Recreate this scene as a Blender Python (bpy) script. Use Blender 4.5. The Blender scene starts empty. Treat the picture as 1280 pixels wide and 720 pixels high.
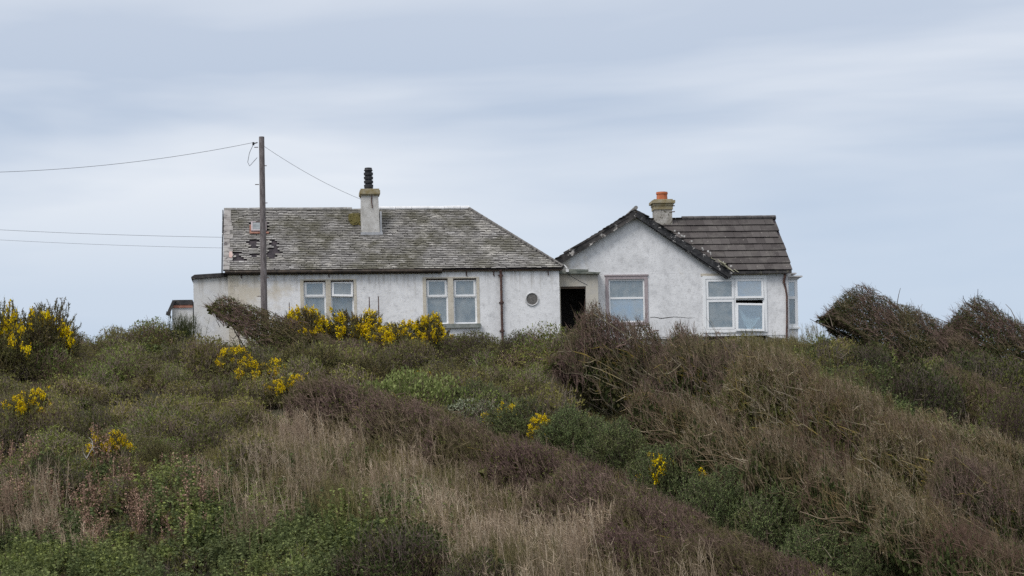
import bpy, math, random
import numpy as np

SC = bpy.context.scene
COL = SC.collection
R = math.radians
rng = np.random.default_rng(11)
random.seed(5)

# ------------------------------------------------------------------ camera model
F = 2450.0; PX0 = 640.0; PY0 = 580.0; ROLL = R(1.2)
CR, SR = math.cos(ROLL), math.sin(ROLL)
def ray(px, py):
    u = (px-PX0)/F; v = (PY0-py)/F
    return np.array([u*CR+v*SR, 1.0, -u*SR+v*CR])
def at(px, py, Y): return ray(px, py)*Y
def proj(X, Y, Z):
    x = X/Y; z = Z/Y
    return PX0+F*(x*CR-z*SR), PY0-F*(x*SR+z*CR)

# ------------------------------------------------------------------ terrain
_gy = np.array([-400, -5, 0, 12, 24, 32, 37, 45, 55, 63, 66.5, 69, 80, 120, 400, 4000], float)
_gz = np.array([-2.6, -1.75, -1.7, -2.9, -4.0, -4.05, -3.3, -1.2, 1.35, 3.35, 3.95, 3.98, 4.05, 3.0, -2, -40], float)
def ground(X, Y):
    X = np.asarray(X, float); Y = np.asarray(Y, float)
    z = 0
    for d in (-1.6, -.8, 0, .8, 1.6): z = z+np.interp(Y+d, _gy, _gz)
    z = z/5
    on = np.clip((Y-20)/20, 0, 1)*np.clip((140-Y)/50, 0, 1)
    fall = 0.26*np.log1p(np.exp(np.minimum((X-10.5)*0.9, 60)))/0.9
    z = z-np.minimum(fall, 5)*on+.2*on*np.clip((-10.5-X)/2.5, 0, 1)
    amp = np.clip((Y-24)/10, 0, 1)*np.clip((67-Y)/5, 0, 1)
    z = z+amp*(0.22*np.sin(X*0.55+Y*0.5+1.0)+0.16*np.sin(X*1.1-Y*0.62)+0.1*np.sin(X*1.9+Y*1.3+2))
    return z
def on_ground(px, py):
    d = ray(px, py)
    Y = np.arange(28, 80, 0.05)
    g = ground(d[0]*Y, Y)
    i = np.argmax(g >= d[2]*Y)
    if g[i] < d[2]*Y[i]: i = np.argmin(np.abs(Y-66))
    return np.array([d[0]*Y[i], Y[i], float(g[i])])

# ------------------------------------------------------------------ materials
def newmat(name):
    m = bpy.data.materials.new(name); m.use_nodes = True
    nt = m.node_tree; nt.nodes.clear()
    out = nt.nodes.new('ShaderNodeOutputMaterial')
    return m, nt, out
def N(nt, t, **kw):
    n = nt.nodes.new(t)
    for k, v in kw.items():
        if k in n.inputs.keys() if isinstance(k, str) else False: n.inputs[k].default_value = v
        else: setattr(n, k, v)
    return n
def ramp(nt, fac, stops, interp='LINEAR'):
    r = nt.nodes.new('ShaderNodeValToRGB'); r.color_ramp.interpolation = interp
    e = r.color_ramp.elements
    while len(e) < len(stops): e.new(0.5)
    for el, (p, c) in zip(e, stops):
        el.position = p
        el.color = (c, c, c, 1) if isinstance(c, (int, float)) else (*c[:3], 1)
    nt.links.new(fac, r.inputs[0]); return r.outputs[0]
def mix(nt, a, b, fac, mode='MIX'):
    m = nt.nodes.new('ShaderNodeMix'); m.data_type = 'RGBA'; m.blend_type = mode
    for s, v in ((6, a), (7, b)):
        if isinstance(v, (tuple, list)): m.inputs[s].default_value = (*v[:3], 1)
        else: nt.links.new(v, m.inputs[s])
    if isinstance(fac, (int, float)): m.inputs[0].default_value = fac
    else: nt.links.new(fac, m.inputs[0])
    return m.outputs[2]
def coords(nt, scale=(1, 1, 1), rot=(0, 0, 0), world=False):
    if world:
        src = nt.nodes.new('ShaderNodeNewGeometry').outputs['Position']
    else:
        src = nt.nodes.new('ShaderNodeTexCoord').outputs['Object']
    mp = nt.nodes.new('ShaderNodeMapping'); mp.inputs['Scale'].default_value = scale; mp.inputs['Rotation'].default_value = rot
    nt.links.new(src, mp.inputs[0]); return mp.outputs[0]
def noise(nt, vec, scale, detail=4, rough=.55, dist=0):
    n = nt.nodes.new('ShaderNodeTexNoise'); n.inputs['Scale'].default_value = scale
    n.inputs['Detail'].default_value = detail; n.inputs['Roughness'].default_value = rough; n.inputs['Distortion'].default_value = dist
    nt.links.new(vec, n.inputs['Vector']); return n.outputs['Fac']
def finish(nt, out, col, rough=.8, bump=None, bstr=.3, bdist=.02, spec=.3, metal=0):
    p = nt.nodes.new('ShaderNodeBsdfPrincipled')
    if isinstance(col, (tuple, list)): p.inputs['Base Color'].default_value = (*col[:3], 1)
    else: nt.links.new(col, p.inputs['Base Color'])
    p.inputs['Roughness'].default_value = rough
    p.inputs['Specular IOR Level'].default_value = spec
    p.inputs['Metallic'].default_value = metal
    if bump is not None:
        b = nt.nodes.new('ShaderNodeBump'); b.inputs['Strength'].default_value = bstr; b.inputs['Distance'].default_value = bdist
        nt.links.new(bump, b.inputs['Height']); nt.links.new(b.outputs[0], p.inputs['Normal'])
    nt.links.new(p.outputs[0], out.inputs[0]); return p

def mat_noise(name, c1, c2, scale=6, c3=None, s3=25, t3=(.6, .7), rough=.85, bstr=.4, bscale=40, spec=.25, stretch=(1, 1, 1), metal=0, t1=(.35, .65)):
    m, nt, out = newmat(name)
    v = coords(nt, stretch)
    f = noise(nt, v, scale, 6, .6)
    c = ramp(nt, f, [(t1[0], c1), (t1[1], c2)])
    if c3 is not None:
        g = ramp(nt, noise(nt, v, s3, 5, .65), [(t3[0], 0.), (t3[1], 1.)])
        c = mix(nt, c, c3, g)
    finish(nt, out, c, rough, noise(nt, v, bscale, 4), bstr, .02, spec, metal)
    return m

def mat_render(name, white, grey, cream, cream_to, bump=.45, dirt=.5, ztop=2.4, runs=.1):
    """painted roughcast: white paint, grey weather blotches, vertical run stains, cream bare patches at one end"""
    m, nt, out = newmat(name)
    v = coords(nt)
    blot = noise(nt, v, .9, 7, .68, .4)
    c = mix(nt, white, grey, ramp(nt, blot, [(.42, 0.), (.68, dirt)]))
    vs = coords(nt, (3.2, 3.2, .9))
    run = ramp(nt, noise(nt, vs, 1.6, 5, .6), [(.55, 0.), (.85, .45)])
    c = mix(nt, c, (.40, .39, .38), run)
    fine = noise(nt, v, 9, 5, .7)
    c = mix(nt, c, (.34, .34, .35), ramp(nt, fine, [(.58, 0.), (.72, .5)]))
    mid = noise(nt, v, 4.2, 6, .72)
    c = mix(nt, c, (.38, .38, .39), ramp(nt, mid, [(.5, 0.), (.72, .62)]))
    # speckle of the roughcast
    vo = nt.nodes.new('ShaderNodeTexVoronoi'); vo.inputs['Scale'].default_value = 9; nt.links.new(v, vo.inputs['Vector'])
    c = mix(nt, c, (.30, .29, .28), ramp(nt, vo.outputs['Distance'], [(.05, .5), (.22, 0.)]))
    sx = nt.nodes.new('ShaderNodeSeparateXYZ'); nt.links.new(nt.nodes.new('ShaderNodeTexCoord').outputs['Object'], sx.inputs[0])
    # cream patches: strongest near x = 0
    mr = nt.nodes.new('ShaderNodeMapRange'); mr.inputs[1].default_value = 0; mr.inputs[2].default_value = cream_to
    mr.inputs[3].default_value = .22; mr.inputs[4].default_value = -.12; nt.links.new(sx.outputs[0], mr.inputs[0])
    ad = nt.nodes.new('ShaderNodeMath'); ad.operation = 'ADD'
    nt.links.new(noise(nt, v, 1.3, 6, .62), ad.inputs[0]); nt.links.new(mr.outputs[0], ad.inputs[1])
    c = mix(nt, c, cream, ramp(nt, ad.outputs[0], [(.52, 0.), (.72, .85)]))
    # rust and soot runs from the gutter line
    mt = nt.nodes.new('ShaderNodeMapRange'); mt.inputs[1].default_value = ztop-1.1; mt.inputs[2].default_value = ztop
    mt.inputs[3].default_value = -.25; mt.inputs[4].default_value = runs; nt.links.new(sx.outputs[2], mt.inputs[0])
    au = nt.nodes.new('ShaderNodeMath'); au.operation = 'ADD'
    nt.links.new(noise(nt, coords(nt, (7, 7, .45)), 1.0, 4, .6), au.inputs[0]); nt.links.new(mt.outputs[0], au.inputs[1])
    c = mix(nt, c, (.34, .31, .27), ramp(nt, au.outputs[0], [(.56, 0.), (.78, .6)]))
    # splash-back dirt and algae from the ground line, ragged
    mz = nt.nodes.new('ShaderNodeMapRange'); mz.inputs[1].default_value = 0; mz.inputs[2].default_value = 1.1
    mz.inputs[3].default_value = .2; mz.inputs[4].default_value = -.3; nt.links.new(sx.outputs[2], mz.inputs[0])
    az = nt.nodes.new('ShaderNodeMath'); az.operation = 'ADD'
    nt.links.new(noise(nt, v, 2.4, 6, .65), az.inputs[0]); nt.links.new(mz.outputs[0], az.inputs[1])
    c = mix(nt, c, (.30, .31, .27), ramp(nt, az.outputs[0], [(.55, 0.), (.8, .7)]))
    finish(nt, out, c, .92, noise(nt, v, 16, 4, .6), bump*.6, .02, .15)
    return m

def mat_island(name, stops, rough=.85, noise_c=None, nscale=2., nt_range=(.5, .7), trans=0, spec=.2, bscale=0, objvar=0., c_extra=None, e_scale=8, e_range=(.6, .7), tints=None):
    """one tint per leaf, twig or slate"""
    m, nt, out = newmat(name)
    g = nt.nodes.new('ShaderNodeNewGeometry')
    c = ramp(nt, g.outputs['Random Per Island'], stops)
    wv = coords(nt, world=True)
    if noise_c is not None:
        c = mix(nt, c, noise_c, ramp(nt, noise(nt, wv, nscale, 4, .6), [(nt_range[0], 0.), (nt_range[1], .8)]))
    if c_extra is not None:
        c = mix(nt, c, c_extra, ramp(nt, noise(nt, wv, e_scale, 5, .65), [(e_range[0], 0.), (e_range[1], .9)]))
    if objvar:
        oi = nt.nodes.new('ShaderNodeObjectInfo')
        h = nt.nodes.new('ShaderNodeHueSaturation')
        mr = nt.nodes.new('ShaderNodeMapRange'); mr.inputs[3].default_value = 1-objvar; mr.inputs[4].default_value = 1+objvar
        nt.links.new(oi.outputs['Random'], mr.inputs[0]); nt.links.new(mr.outputs[0], h.inputs['Value'])
        mh = nt.nodes.new('ShaderNodeMapRange'); mh.inputs[3].default_value = .5-objvar*.06; mh.inputs[4].default_value = .5+objvar*.06
        nt.links.new(oi.outputs['Random'], mh.inputs[0]); nt.links.new(mh.outputs[0], h.inputs['Hue'])
        nt.links.new(c, h.inputs['Color']); c = h.outputs[0]
    if tints is not None:
        at_ = nt.nodes.new('ShaderNodeAttribute'); at_.attribute_name = 'plant_tint'
        c = mix(nt, c, ramp(nt, at_.outputs['Fac'], tints), .85, 'MULTIPLY')
    b = noise(nt, wv, bscale, 3) if bscale else None
    p = finish(nt, out, c, rough, b, .4, .01, spec)
    if trans:
        t = nt.nodes.new('ShaderNodeBsdfTranslucent'); nt.links.new(c, t.inputs[0])
        mx = nt.nodes.new('ShaderNodeMixShader'); mx.inputs[0].default_value = trans
        nt.links.new(p.outputs[0], mx.inputs[1]); nt.links.new(t.outputs[0], mx.inputs[2]); nt.links.new(mx.outputs[0], out.inputs[0])
    return m

def mat_glass(name, tint=(.62, .72, .78), refl=.3, film=(.46, .49, .50), fl=(.06, .6)):
    m, nt, out = newmat(name)
    tr = nt.nodes.new('ShaderNodeBsdfTransparent'); tr.inputs[0].default_value = (*tint, 1)
    gl = nt.nodes.new('ShaderNodeBsdfGlossy'); gl.inputs[0].default_value = (.85, .92, .95, 1); gl.inputs['Roughness'].default_value = .04
    v = coords(nt)
    b = nt.nodes.new('ShaderNodeBump'); b.inputs['Strength'].default_value = .05; b.inputs['Distance'].default_value = .05
    nt.links.new(noise(nt, v, 1.5, 2), b.inputs['Height']); nt.links.new(b.outputs[0], gl.inputs['Normal'])
    df = nt.nodes.new('ShaderNodeBsdfDiffuse'); df.inputs[0].default_value = (*film, 1)   # diffuse pane film, mottled to paint in streaky cloud reflections
    mx = nt.nodes.new('ShaderNodeMixShader'); mx.inputs[0].default_value = refl
    nt.links.new(tr.outputs[0], mx.inputs[1]); nt.links.new(gl.outputs[0], mx.inputs[2])
    m2 = nt.nodes.new('ShaderNodeMixShader')
    nt.links.new(ramp(nt, noise(nt, v, 3, 5, .6), [(.3, fl[0]), (.72, fl[1])]), m2.inputs[0])
    nt.links.new(mx.outputs[0], m2.inputs[1]); nt.links.new(df.outputs[0], m2.inputs[2])
    nt.links.new(m2.outputs[0], out.inputs[0]); return m

M = {}
M['wallL'] = mat_render('white_paint', (.80, .80, .81), (.56, .56, .57), (.58, .52, .42), 3.6, ztop=2.4)
M['wallR'] = mat_render('grey_white_roughcast', (.80, .80, .81), (.50, .50, .51), (.56, .50, .41), 1.6, .6, .55, ztop=4.6, runs=.0)
M['wallA'] = mat_render('annex_paint', (.70, .71, .73), (.55, .55, .57), (.60, .59, .57), .6)
M['cream'] = mat_noise('cream_stone', (.50, .45, .37), (.62, .58, .50), 3, (.34, .30, .25), 14)
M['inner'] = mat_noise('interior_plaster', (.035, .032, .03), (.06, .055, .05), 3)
M['upvc'] = mat_noise('white_frame', (.84, .85, .86), (.78, .79, .80), 4, (.45, .45, .44), 18, (.66, .75), rough=.45, bstr=.05)
M['oldwood'] = mat_noise('weathered_frame', (.30, .25, .26), (.42, .37, .38), 8, (.55, .52, .52), 20, (.6, .7), stretch=(3, 3, .8))
M['darkwood'] = mat_noise('rotten_timber', (.06, .045, .035), (.14, .10, .075), 9, stretch=(.6, 3, 3))
M['rust'] = mat_noise('rusty_iron', (.055, .035, .035), (.13, .075, .06), 9, (.2, .12, .08), 22, rough=.8)
M['gutter'] = mat_noise('old_gutter', (.035, .03, .028), (.09, .07, .055), 5, (.2, .17, .13), 9, (.62, .7))
M['barge'] = mat_noise('black_bargeboard', (.022, .022, .025), (.06, .06, .062), 5, (.52, .5, .48), 7, (.61, .65), stretch=(1, 1, 1.6))
M['bargeOld'] = mat_noise('peeling_bargeboard', (.03, .029, .03), (.11, .10, .095), 2.2, (.5, .47, .44), 3.2, (.57, .62))
M['felt'] = mat_noise('roofing_felt', (.03, .03, .032), (.075, .07, .07), 5, (.17, .16, .12), 8, (.58, .68))
M['underlay'] = mat_noise('torn_underlay', (.018, .016, .020), (.05, .04, .045), 7)
M['slate'] = mat_island('lichened_slate', [(0, (.15, .143, .137)), (.25, (.20, .191, .182)), (.6, (.24, .230, .220)), (.92, (.28, .268, .256)), (1, (.36, .35, .34))],
                        noise_c=(.098, .092, .062), nscale=.8, nt_range=(.43, .62), c_extra=(.42, .40, .365), e_scale=1.9, e_range=(.53, .68), bscale=45)
M['slateEdge'] = mat_noise('slate_edge', (.028, .027, .026), (.06, .055, .05), 9)  # lichen-free edge, its dark colour also paints the shadow line under each course
M['moss'] = mat_noise('roof_moss', (.05, .045, .012), (.11, .09, .025), 14)
M['tile'] = mat_island('concrete_tile', [(0, (.050, .043, .042)), (.5, (.066, .058, .056)), (1, (.090, .080, .077))],
                        noise_c=(.125, .115, .105), nscale=2.2, nt_range=(.5, .75), c_extra=(.34, .32, .28), e_scale=7, e_range=(.66, .71), bscale=50)
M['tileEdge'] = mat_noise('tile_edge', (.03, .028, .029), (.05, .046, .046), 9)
M['ridgeW'] = mat_noise('white_ridge', (.62, .62, .63), (.74, .74, .75), 5, (.4, .4, .38), 9, (.62, .7))
M['ridgeG'] = mat_noise('grey_ridge', (.17, .165, .16), (.30, .29, .275), 6, (.42, .41, .38), 10, (.6, .7))
M['chimney'] = mat_noise('chimney_render', (.40, .385, .36), (.58, .57, .55), 3.5, (.22, .20, .18), 13, (.6, .72), bstr=.6)
M['cope'] = mat_noise('lichen_cope', (.24, .19, .09), (.36, .32, .23), 6, (.16, .15, .13), 14)
M['lead'] = mat_noise('lead_flashing', (.30, .31, .33), (.42, .43, .45), 6)
M['pot'] = mat_noise('black_pot', (.022, .023, .027), (.045, .045, .05), 8, (.14, .13, .10), 12, (.66, .74), rough=.6)
M['terra'] = mat_noise('terracotta', (.40, .115, .05), (.52, .18, .09), 5, (.25, .12, .08), 14, (.62, .74))
M['stone'] = mat_noise('rubble_stone', (.15, .14, .13), (.34, .33, .31), 5, (.07, .065, .06), 9, (.56, .66), bstr=.9, bscale=12)
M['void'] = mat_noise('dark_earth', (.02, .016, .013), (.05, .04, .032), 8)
M['curtain'] = mat_noise('net_curtain', (.58, .60, .60), (.74, .75, .75), 3, stretch=(6, 6, .5), rough=.95)
M['drape'] = mat_noise('fallen_sheet', (.66, .70, .70), (.78, .80, .79), 4)
M['brick'] = mat_noise('soft_red_brick', (.30, .12, .08), (.42, .22, .16), 7, (.12, .09, .08), 15)
M['vent'] = mat_noise('vent_mesh', (.13, .125, .12), (.21, .20, .19), 16)
M['pole'] = mat_noise('silvered_pole', (.10, .085, .085), (.24, .215, .215), 6, (.055, .045, .045), 11, (.55, .68), stretch=(4, 4, .5), bstr=.6)
M['wire'] = mat_noise('cable', (.09, .09, .10), (.13, .13, .14), 4)
M['glass'] = mat_glass('window_glass', (.62, .68, .70), .2)
M['glassB'] = mat_glass('sky_window_glass', (.6, .74, .86), .42)
M['plasticW'] = mat_noise('white_plastic', (.7, .7, .7), (.76, .76, .76), 5)
M['glassC'] = mat_glass('clear_window_glass', (.78, .86, .9), .24, fl=(.05, .16))
M['glassR'] = mat_glass('rooflight_glass', (.4, .47, .52), .16)

# ------------------------------------------------------------------ object helpers
def tag(o, label=None, cat=None, group=None, kind=None):
    if label: o['label'] = label
    if cat: o['category'] = cat
    if group: o['group'] = group
    if kind: o['kind'] = kind
    return o
def empty(name, loc, rz=0, label=None, cat=None, group=None):
    o = bpy.data.objects.new(name, None); COL.objects.link(o)
    o.location = [float(x) for x in loc]; o.rotation_euler = (0, 0, rz); o.empty_display_size = .3
    return tag(o, label, cat, group)

class MB:
    def __init__(s): s.v = []; s.f = []; s.m = []
    def quad(s, a, b, c, d, mi=0):
        n = len(s.v); s.v += [tuple(a), tuple(b), tuple(c), tuple(d)]; s.f.append((n, n+1, n+2, n+3)); s.m.append(mi)
    def poly(s, pts, mi=0):
        n = len(s.v); s.v += [tuple(p) for p in pts]; s.f.append(tuple(range(n, n+len(pts)))); s.m.append(mi)
    def box(s, x0, x1, y0, y1, z0, z1, mi=0, fn=None):
        n = len(s.v)
        p = [(x0, y0, z0), (x1, y0, z0), (x1, y1, z0), (x0, y1, z0), (x0, y0, z1), (x1, y0, z1), (x1, y1, z1), (x0, y1, z1)]
        s.v += [fn(q) for q in p] if fn else p
        for f in ((0, 3, 2, 1), (4, 5, 6, 7), (0, 1, 5, 4), (1, 2, 6, 5), (2, 3, 7, 6), (3, 0, 4, 7)):
            s.f.append(tuple(n+i for i in f)); s.m.append(mi)
    def beam(s, a, b, w, h, up=(0, 0, 1), mi=0):
        """box from a to b; w across, h along up"""
        a = np.array(a, float); b = np.array(b, float); d = b-a; d /= np.linalg.norm(d)
        sd = np.cross(d, np.array(up, float)); sd /= np.linalg.norm(sd); u = np.cross(sd, d)
        n = len(s.v)
        for P in (a, b):
            for sx, sz in ((-1, -1), (1, -1), (1, 1), (-1, 1)):
                s.v.append(tuple(P+sd*sx*w/2+u*sz*h/2))
        for f in ((0, 1, 2, 3), (7, 6, 5, 4), (0, 4, 5, 1), (1, 5, 6, 2), (2, 6, 7, 3), (3, 7, 4, 0)):
            s.f.append(tuple(n+i for i in f)); s.m.append(mi)
    def tube(s, pts, rad, seg=8, mi=0, cap=True):
        pts = [np.array(p, float) for p in pts]
        if isinstance(rad, (int, float)): rad = [rad]*len(pts)
        n = len(s.v); ref = None
        for i, p in enumerate(pts):
            d = pts[min(i+1, len(pts)-1)]-pts[max(i-1, 0)]; d /= np.linalg.norm(d)+1e-9
            if ref is None: ref = np.array([1., 0, 0]) if abs(d[0]) < .8 else np.array([0, 1., 0])
            a = ref-d*np.dot(ref, d); a /= np.linalg.norm(a); ref = a; b = np.cross(d, a)
            for k in range(seg):
                t = 2*math.pi*k/seg
                s.v.append(tuple(p+rad[i]*(math.cos(t)*a+math.sin(t)*b)))
        for i in range(len(pts)-1):
            for k in range(seg):
                k2 = (k+1) % seg
                s.f.append((n+i*seg+k, n+i*seg+k2, n+(i+1)*seg+k2, n+(i+1)*seg+k)); s.m.append(mi)
        if cap:
            s.f.append(tuple(n+k for k in reversed(range(seg)))); s.m.append(mi)
            e = n+(len(pts)-1)*seg; s.f.append(tuple(e+k for k in range(seg))); s.m.append(mi)
    def prism(s, poly, y0, y1, mi=0):
        """polygon of (x, z) pushed from y0 to y1"""
        n = len(s.v); k = len(poly)
        s.v += [(x, y0, z) for x, z in poly]+[(x, y1, z) for x, z in poly]
        s.f.append(tuple(range(n, n+k))); s.m.append(mi)
        s.f.append(tuple(n+k+i for i in reversed(range(k)))); s.m.append(mi)
        for i in range(k):
            j = (i+1) % k; s.f.append((n+j, n+i, n+k+i, n+k+j)); s.m.append(mi)
    def wall(s, x0, x1, z0, z1, holes, y0, y1, mi=0, mr=None, seg=99):
        """slab from y0 (front) to y1 with rectangular openings and their reveals"""
        mr = mi if mr is None else mr
        xs = sorted({x0, x1, *[h[0] for h in holes], *[h[1] for h in holes]})
        zs = sorted({z0, z1, *[h[2] for h in holes], *[h[3] for h in holes]})
        for i in range(len(xs)-1):
            for j in range(len(zs)-1):
                a, b, c, d = xs[i], xs[i+1], zs[j], zs[j+1]
                if any(h[0]-1e-6 <= a and b <= h[1]+1e-6 and h[2]-1e-6 <= c and d <= h[3]+1e-6 for h in holes): continue
                s.quad((a, y0, c), (b, y0, c), (b, y0, d), (a, y0, d), mi)
                s.quad((b, y1, c), (a, y1, c), (a, y1, d), (b, y1, d), 1 if mr == mi else mi)
        for h in holes:
            a, b, c, d = h
            s.quad((a, y0, c), (a, y0, d), (a, y1, d), (a, y1, c), mr); s.quad((b, y0, c), (b, y1, c), (b, y1, d), (b, y0, d), mr)
            s.quad((a, y0, d), (b, y0, d), (b, y1, d), (a, y1, d), mr); s.quad((a, y0, c), (a, y1, c), (b, y1, c), (b, y0, c), mr)
        s.quad((x0, y0, z1), (x1, y0, z1), (x1, y1, z1), (x0, y1, z1), mi)
        s.quad((x0, y0, z0), (x0, y0, z1), (x0, y1, z1), (x0, y1, z0), mi); s.quad((x1, y0, z0), (x1, y1, z0), (x1, y1, z1), (x1, y0, z1), mi)
    def build(s, name, mats, parent=None, label=None, smooth=False):
        me = bpy.data.meshes.new(name); me.from_pydata([tuple(float(c) for c in v) for v in s.v], [], s.f); me.update()
        if not isinstance(mats, (list, tuple)): mats = [mats]
        for m in mats: me.materials.append(m)
        if len(mats) > 1: me.polygons.foreach_set('material_index', [min(i, len(mats)-1) for i in s.m])
        if smooth: me.polygons.foreach_set('use_smooth', [True]*len(me.polygons))
        o = bpy.data.objects.new(name, me); COL.objects.link(o)
        if parent is not None: o.parent = parent
        if label: o['label'] = label
        return o

class Frame:
    """a house's own axes: pixel rays are met with its walls so that every feature gets its real size"""
    def __init__(s, O, rz):
        s.O = np.array(O, float); s.rz = rz
        s.ex = np.array([math.cos(rz), math.sin(rz), 0]); s.ey = np.array([-math.sin(rz), math.cos(rz), 0])
    def on(s, px, py, y=0.0):
        d = ray(px, py); t = (np.dot(s.O, s.ey)+y)/np.dot(d, s.ey); P = d*t-s.O
        return float(np.dot(P, s.ex)), float(P[2])
    def plane(s, px, py, p0, n):
        """meet with a plane given in local coordinates"""
        d = ray(px, py); dl = np.array([np.dot(d, s.ex), np.dot(d, s.ey), d[2]])
        ol = np.array([-np.dot(s.O, s.ex), -np.dot(s.O, s.ey), -s.O[2]])
        t = np.dot(np.array(p0)-ol, n)/np.dot(dl, n); return ol+dl*t
    def world(s, p): return s.O+s.ex*p[0]+s.ey*p[1]+np.array([0, 0, p[2]])
    def rect(s, x0, y0, x1, y1, y=0.0):
        c = [s.on(x0, y0, y), s.on(x1, y0, y), s.on(x0, y1, y), s.on(x1, y1, y)]
        return ((c[0][0]+c[2][0])/2, (c[1][0]+c[3][0])/2, (c[2][1]+c[3][1])/2, (c[0][1]+c[1][1])/2)

def slates(mb, o, u, v, n, ulen, vlen, du, dv, inside, lift, thick, r, jig=.012, drop=.02, lim=None, fill=.96):
    """courses of separate slates on a slope; mats 0 = face, 1 = edge"""
    o = np.array(o, float); rows = int(math.ceil(vlen/dv))
    for j in range(rows):
        off = (j % 2)*.5*du+r.uniform(-.03, .03); k = 0
        for i in range(-1, int(ulen/du)+2):
            a = i*du+off; w = du*fill
            b0 = j*dv+r.normal(0, jig*.5); a0 = a+r.normal(0, jig*.4)
            if not inside(a0+w/2, b0+dv*.5): continue
            if lim is not None:
                lo_, hi_ = lim(b0+dv*.5); e0 = a0; a0 = max(a0, lo_); w = min(e0+w, hi_)-a0
                if w < .03: continue
            if r.random() < drop: b0 -= r.uniform(.02, .06)
            lf = lift+r.uniform(-.004, .006)
            p = [o+u*a0+v*b0+n*lf, o+u*(a0+w)+v*(b0+r.normal(0, jig*.25))+n*(lf+r.uniform(-.004, .004)),
                 o+u*(a0+w)+v*(b0+dv*1.35)+n*.006, o+u*a0+v*(b0+dv*1.35)+n*.006]
            q = [x-n*thick for x in p]
            m0 = len(mb.v); mb.v += [tuple(x) for x in p+q]
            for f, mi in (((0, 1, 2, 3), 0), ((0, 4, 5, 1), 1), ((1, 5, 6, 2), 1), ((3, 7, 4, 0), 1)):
                mb.f.append(tuple(m0+t for t in f)); mb.m.append(mi)

# ------------------------------------------------------------------ windows
def sash_bars(mb, x0, x1, z0, z1, y0, y1, w):
    mb.box(x0, x0+w, y0, y1, z0, z1); mb.box(x1-w, x1, y0, y1, z0, z1)
    mb.box(x0+w, x1-w, y0, y1, z0, z0+w); mb.box(x0+w, x1-w, y0, y1, z1-w, z1)
def curtain(parent, x0, x1, z0, z1, y, mat, folds=5, amp=.006):
    mb = MB(); n = 40
    xs = np.linspace(x0, x1, n); ys = y+amp*np.sin(np.linspace(0, folds*2*math.pi, n))+amp*.5*np.sin(np.linspace(0, 23, n))
    for i in range(n-1):
        mb.quad((xs[i], ys[i], z0), (xs[i+1], ys[i+1], z0), (xs[i+1], ys[i+1], z1), (xs[i], ys[i], z1))
    return mb.build('curtain', mat, parent, smooth=True)
def pane(parent, x0, x1, z0, z1, y, mat):
    mb = MB(); mb.box(x0, x1, y, y+.006, z0, z1); return mb.build('pane', mat, parent)
def tilt_about_top(o_mb, ztop, y, ang):
    c, s_ = math.cos(ang), math.sin(ang)
    o_mb.v = [(x, y+(yy-y)*c+(z-ztop)*s_, ztop-(yy-y)*s_+(z-ztop)*c) for x, yy, z in o_mb.v]
def roll_about(o_mb, x0, z0, ang):
    c, s_ = math.cos(ang), math.sin(ang)
    o_mb.v = [(x0+(x-x0)*c-(z-z0)*s_, y, z0+(x-x0)*s_+(z-z0)*c) for x, y, z in o_mb.v]

def two_light_window(parent, rect, y, split, open_top=0.0, roll=0.0, mat_f=None, label=None, curt=(.97, 0), glass=None):
    """white casement: top-hung light over a fixed lower pane"""
    mat_f = mat_f or M['upvc']; glass = glass or M['glass']
    x0, x1, z0, z1 = rect
    mb = MB(); sash_bars(mb, x0, x1, z0, z1, y, y+.07, .05); mb.box(x0+.05, x1-.05, y+.002, y+.068, split-.03, split+.03)
    w = mb.build('window', mat_f, parent, label)
    pane(w, x0+.05, x1-.05, z0+.05, split-.03, y+.035, glass)
    sb = MB(); sash_bars(sb, x0+.03, x1-.03, split+.012, z1-.025, y-.03, y+.025, .07)
    pn = MB(); pn.box(x0+.1, x1-.1, y-.005, y+.001, split+.08, z1-.095)
    for b in (sb, pn):
        if roll: roll_about(b, x0, split, roll)
        if open_top: tilt_about_top(b, z1-.025, y, open_top)
    sb.build('sash', mat_f, w); pn.build('pane', glass, w)
    if curt: curtain(w, x0+.03, x0+(x1-x0)*curt[0], z0+.03+(z1-z0)*curt[1], z1-.03, y+.16, M['curtain'])
    return w

# ================================================================== LEFT COTTAGE
ZL = 4.15
Pl = at(286.5, 420, 68.0)
FL = Frame((Pl[0], Pl[1], ZL), R(7.0))
lx1 = FL.on(699.5, 370)[0]
he = (FL.on(300, 338.5)[1]+FL.on(680, 334.5)[1])/2           # eaves height
DH = 3.5                                                     # half depth
hr = FL.on(430, 262, DH)[1]                                  # ridge height
xr = FL.on(585, 262, DH)[0]                                  # ridge end of the hip
cot = empty('cottage', FL.O, FL.rz, 'long low white cottage with a lichened slate roof and a black louvred chimney pot', 'house', 'derelict cottages on the hill')
wl = [FL.rect(380, 350.5, 407.5, 415), FL.rect(414, 350.5, 442.5, 415), FL.rect(533, 348, 560, 405), FL.rect(567, 348, 596, 405)]
zt1 = (wl[0][3]+wl[1][3])/2; zb1 = wl[2][2]-.0; zt2 = (wl[2][3]+wl[3][3])/2
wl = [(a, b, zb1, zt1 if i < 2 else zt2) for i, (a, b, c, d) in enumerate(wl)]
mb = MB()
mb.wall(0, lx1, -.6, he, wl, 0, .3)
mb.box(.003, .3, .303, 2*DH, -.6, he-.01); mb.box(lx1-.3, lx1-.003, .303, 2*DH, -.6, he-.01); mb.box(.3, lx1-.3, 2*DH-.3, 2*DH-.003, -.6, he-.01)
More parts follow.
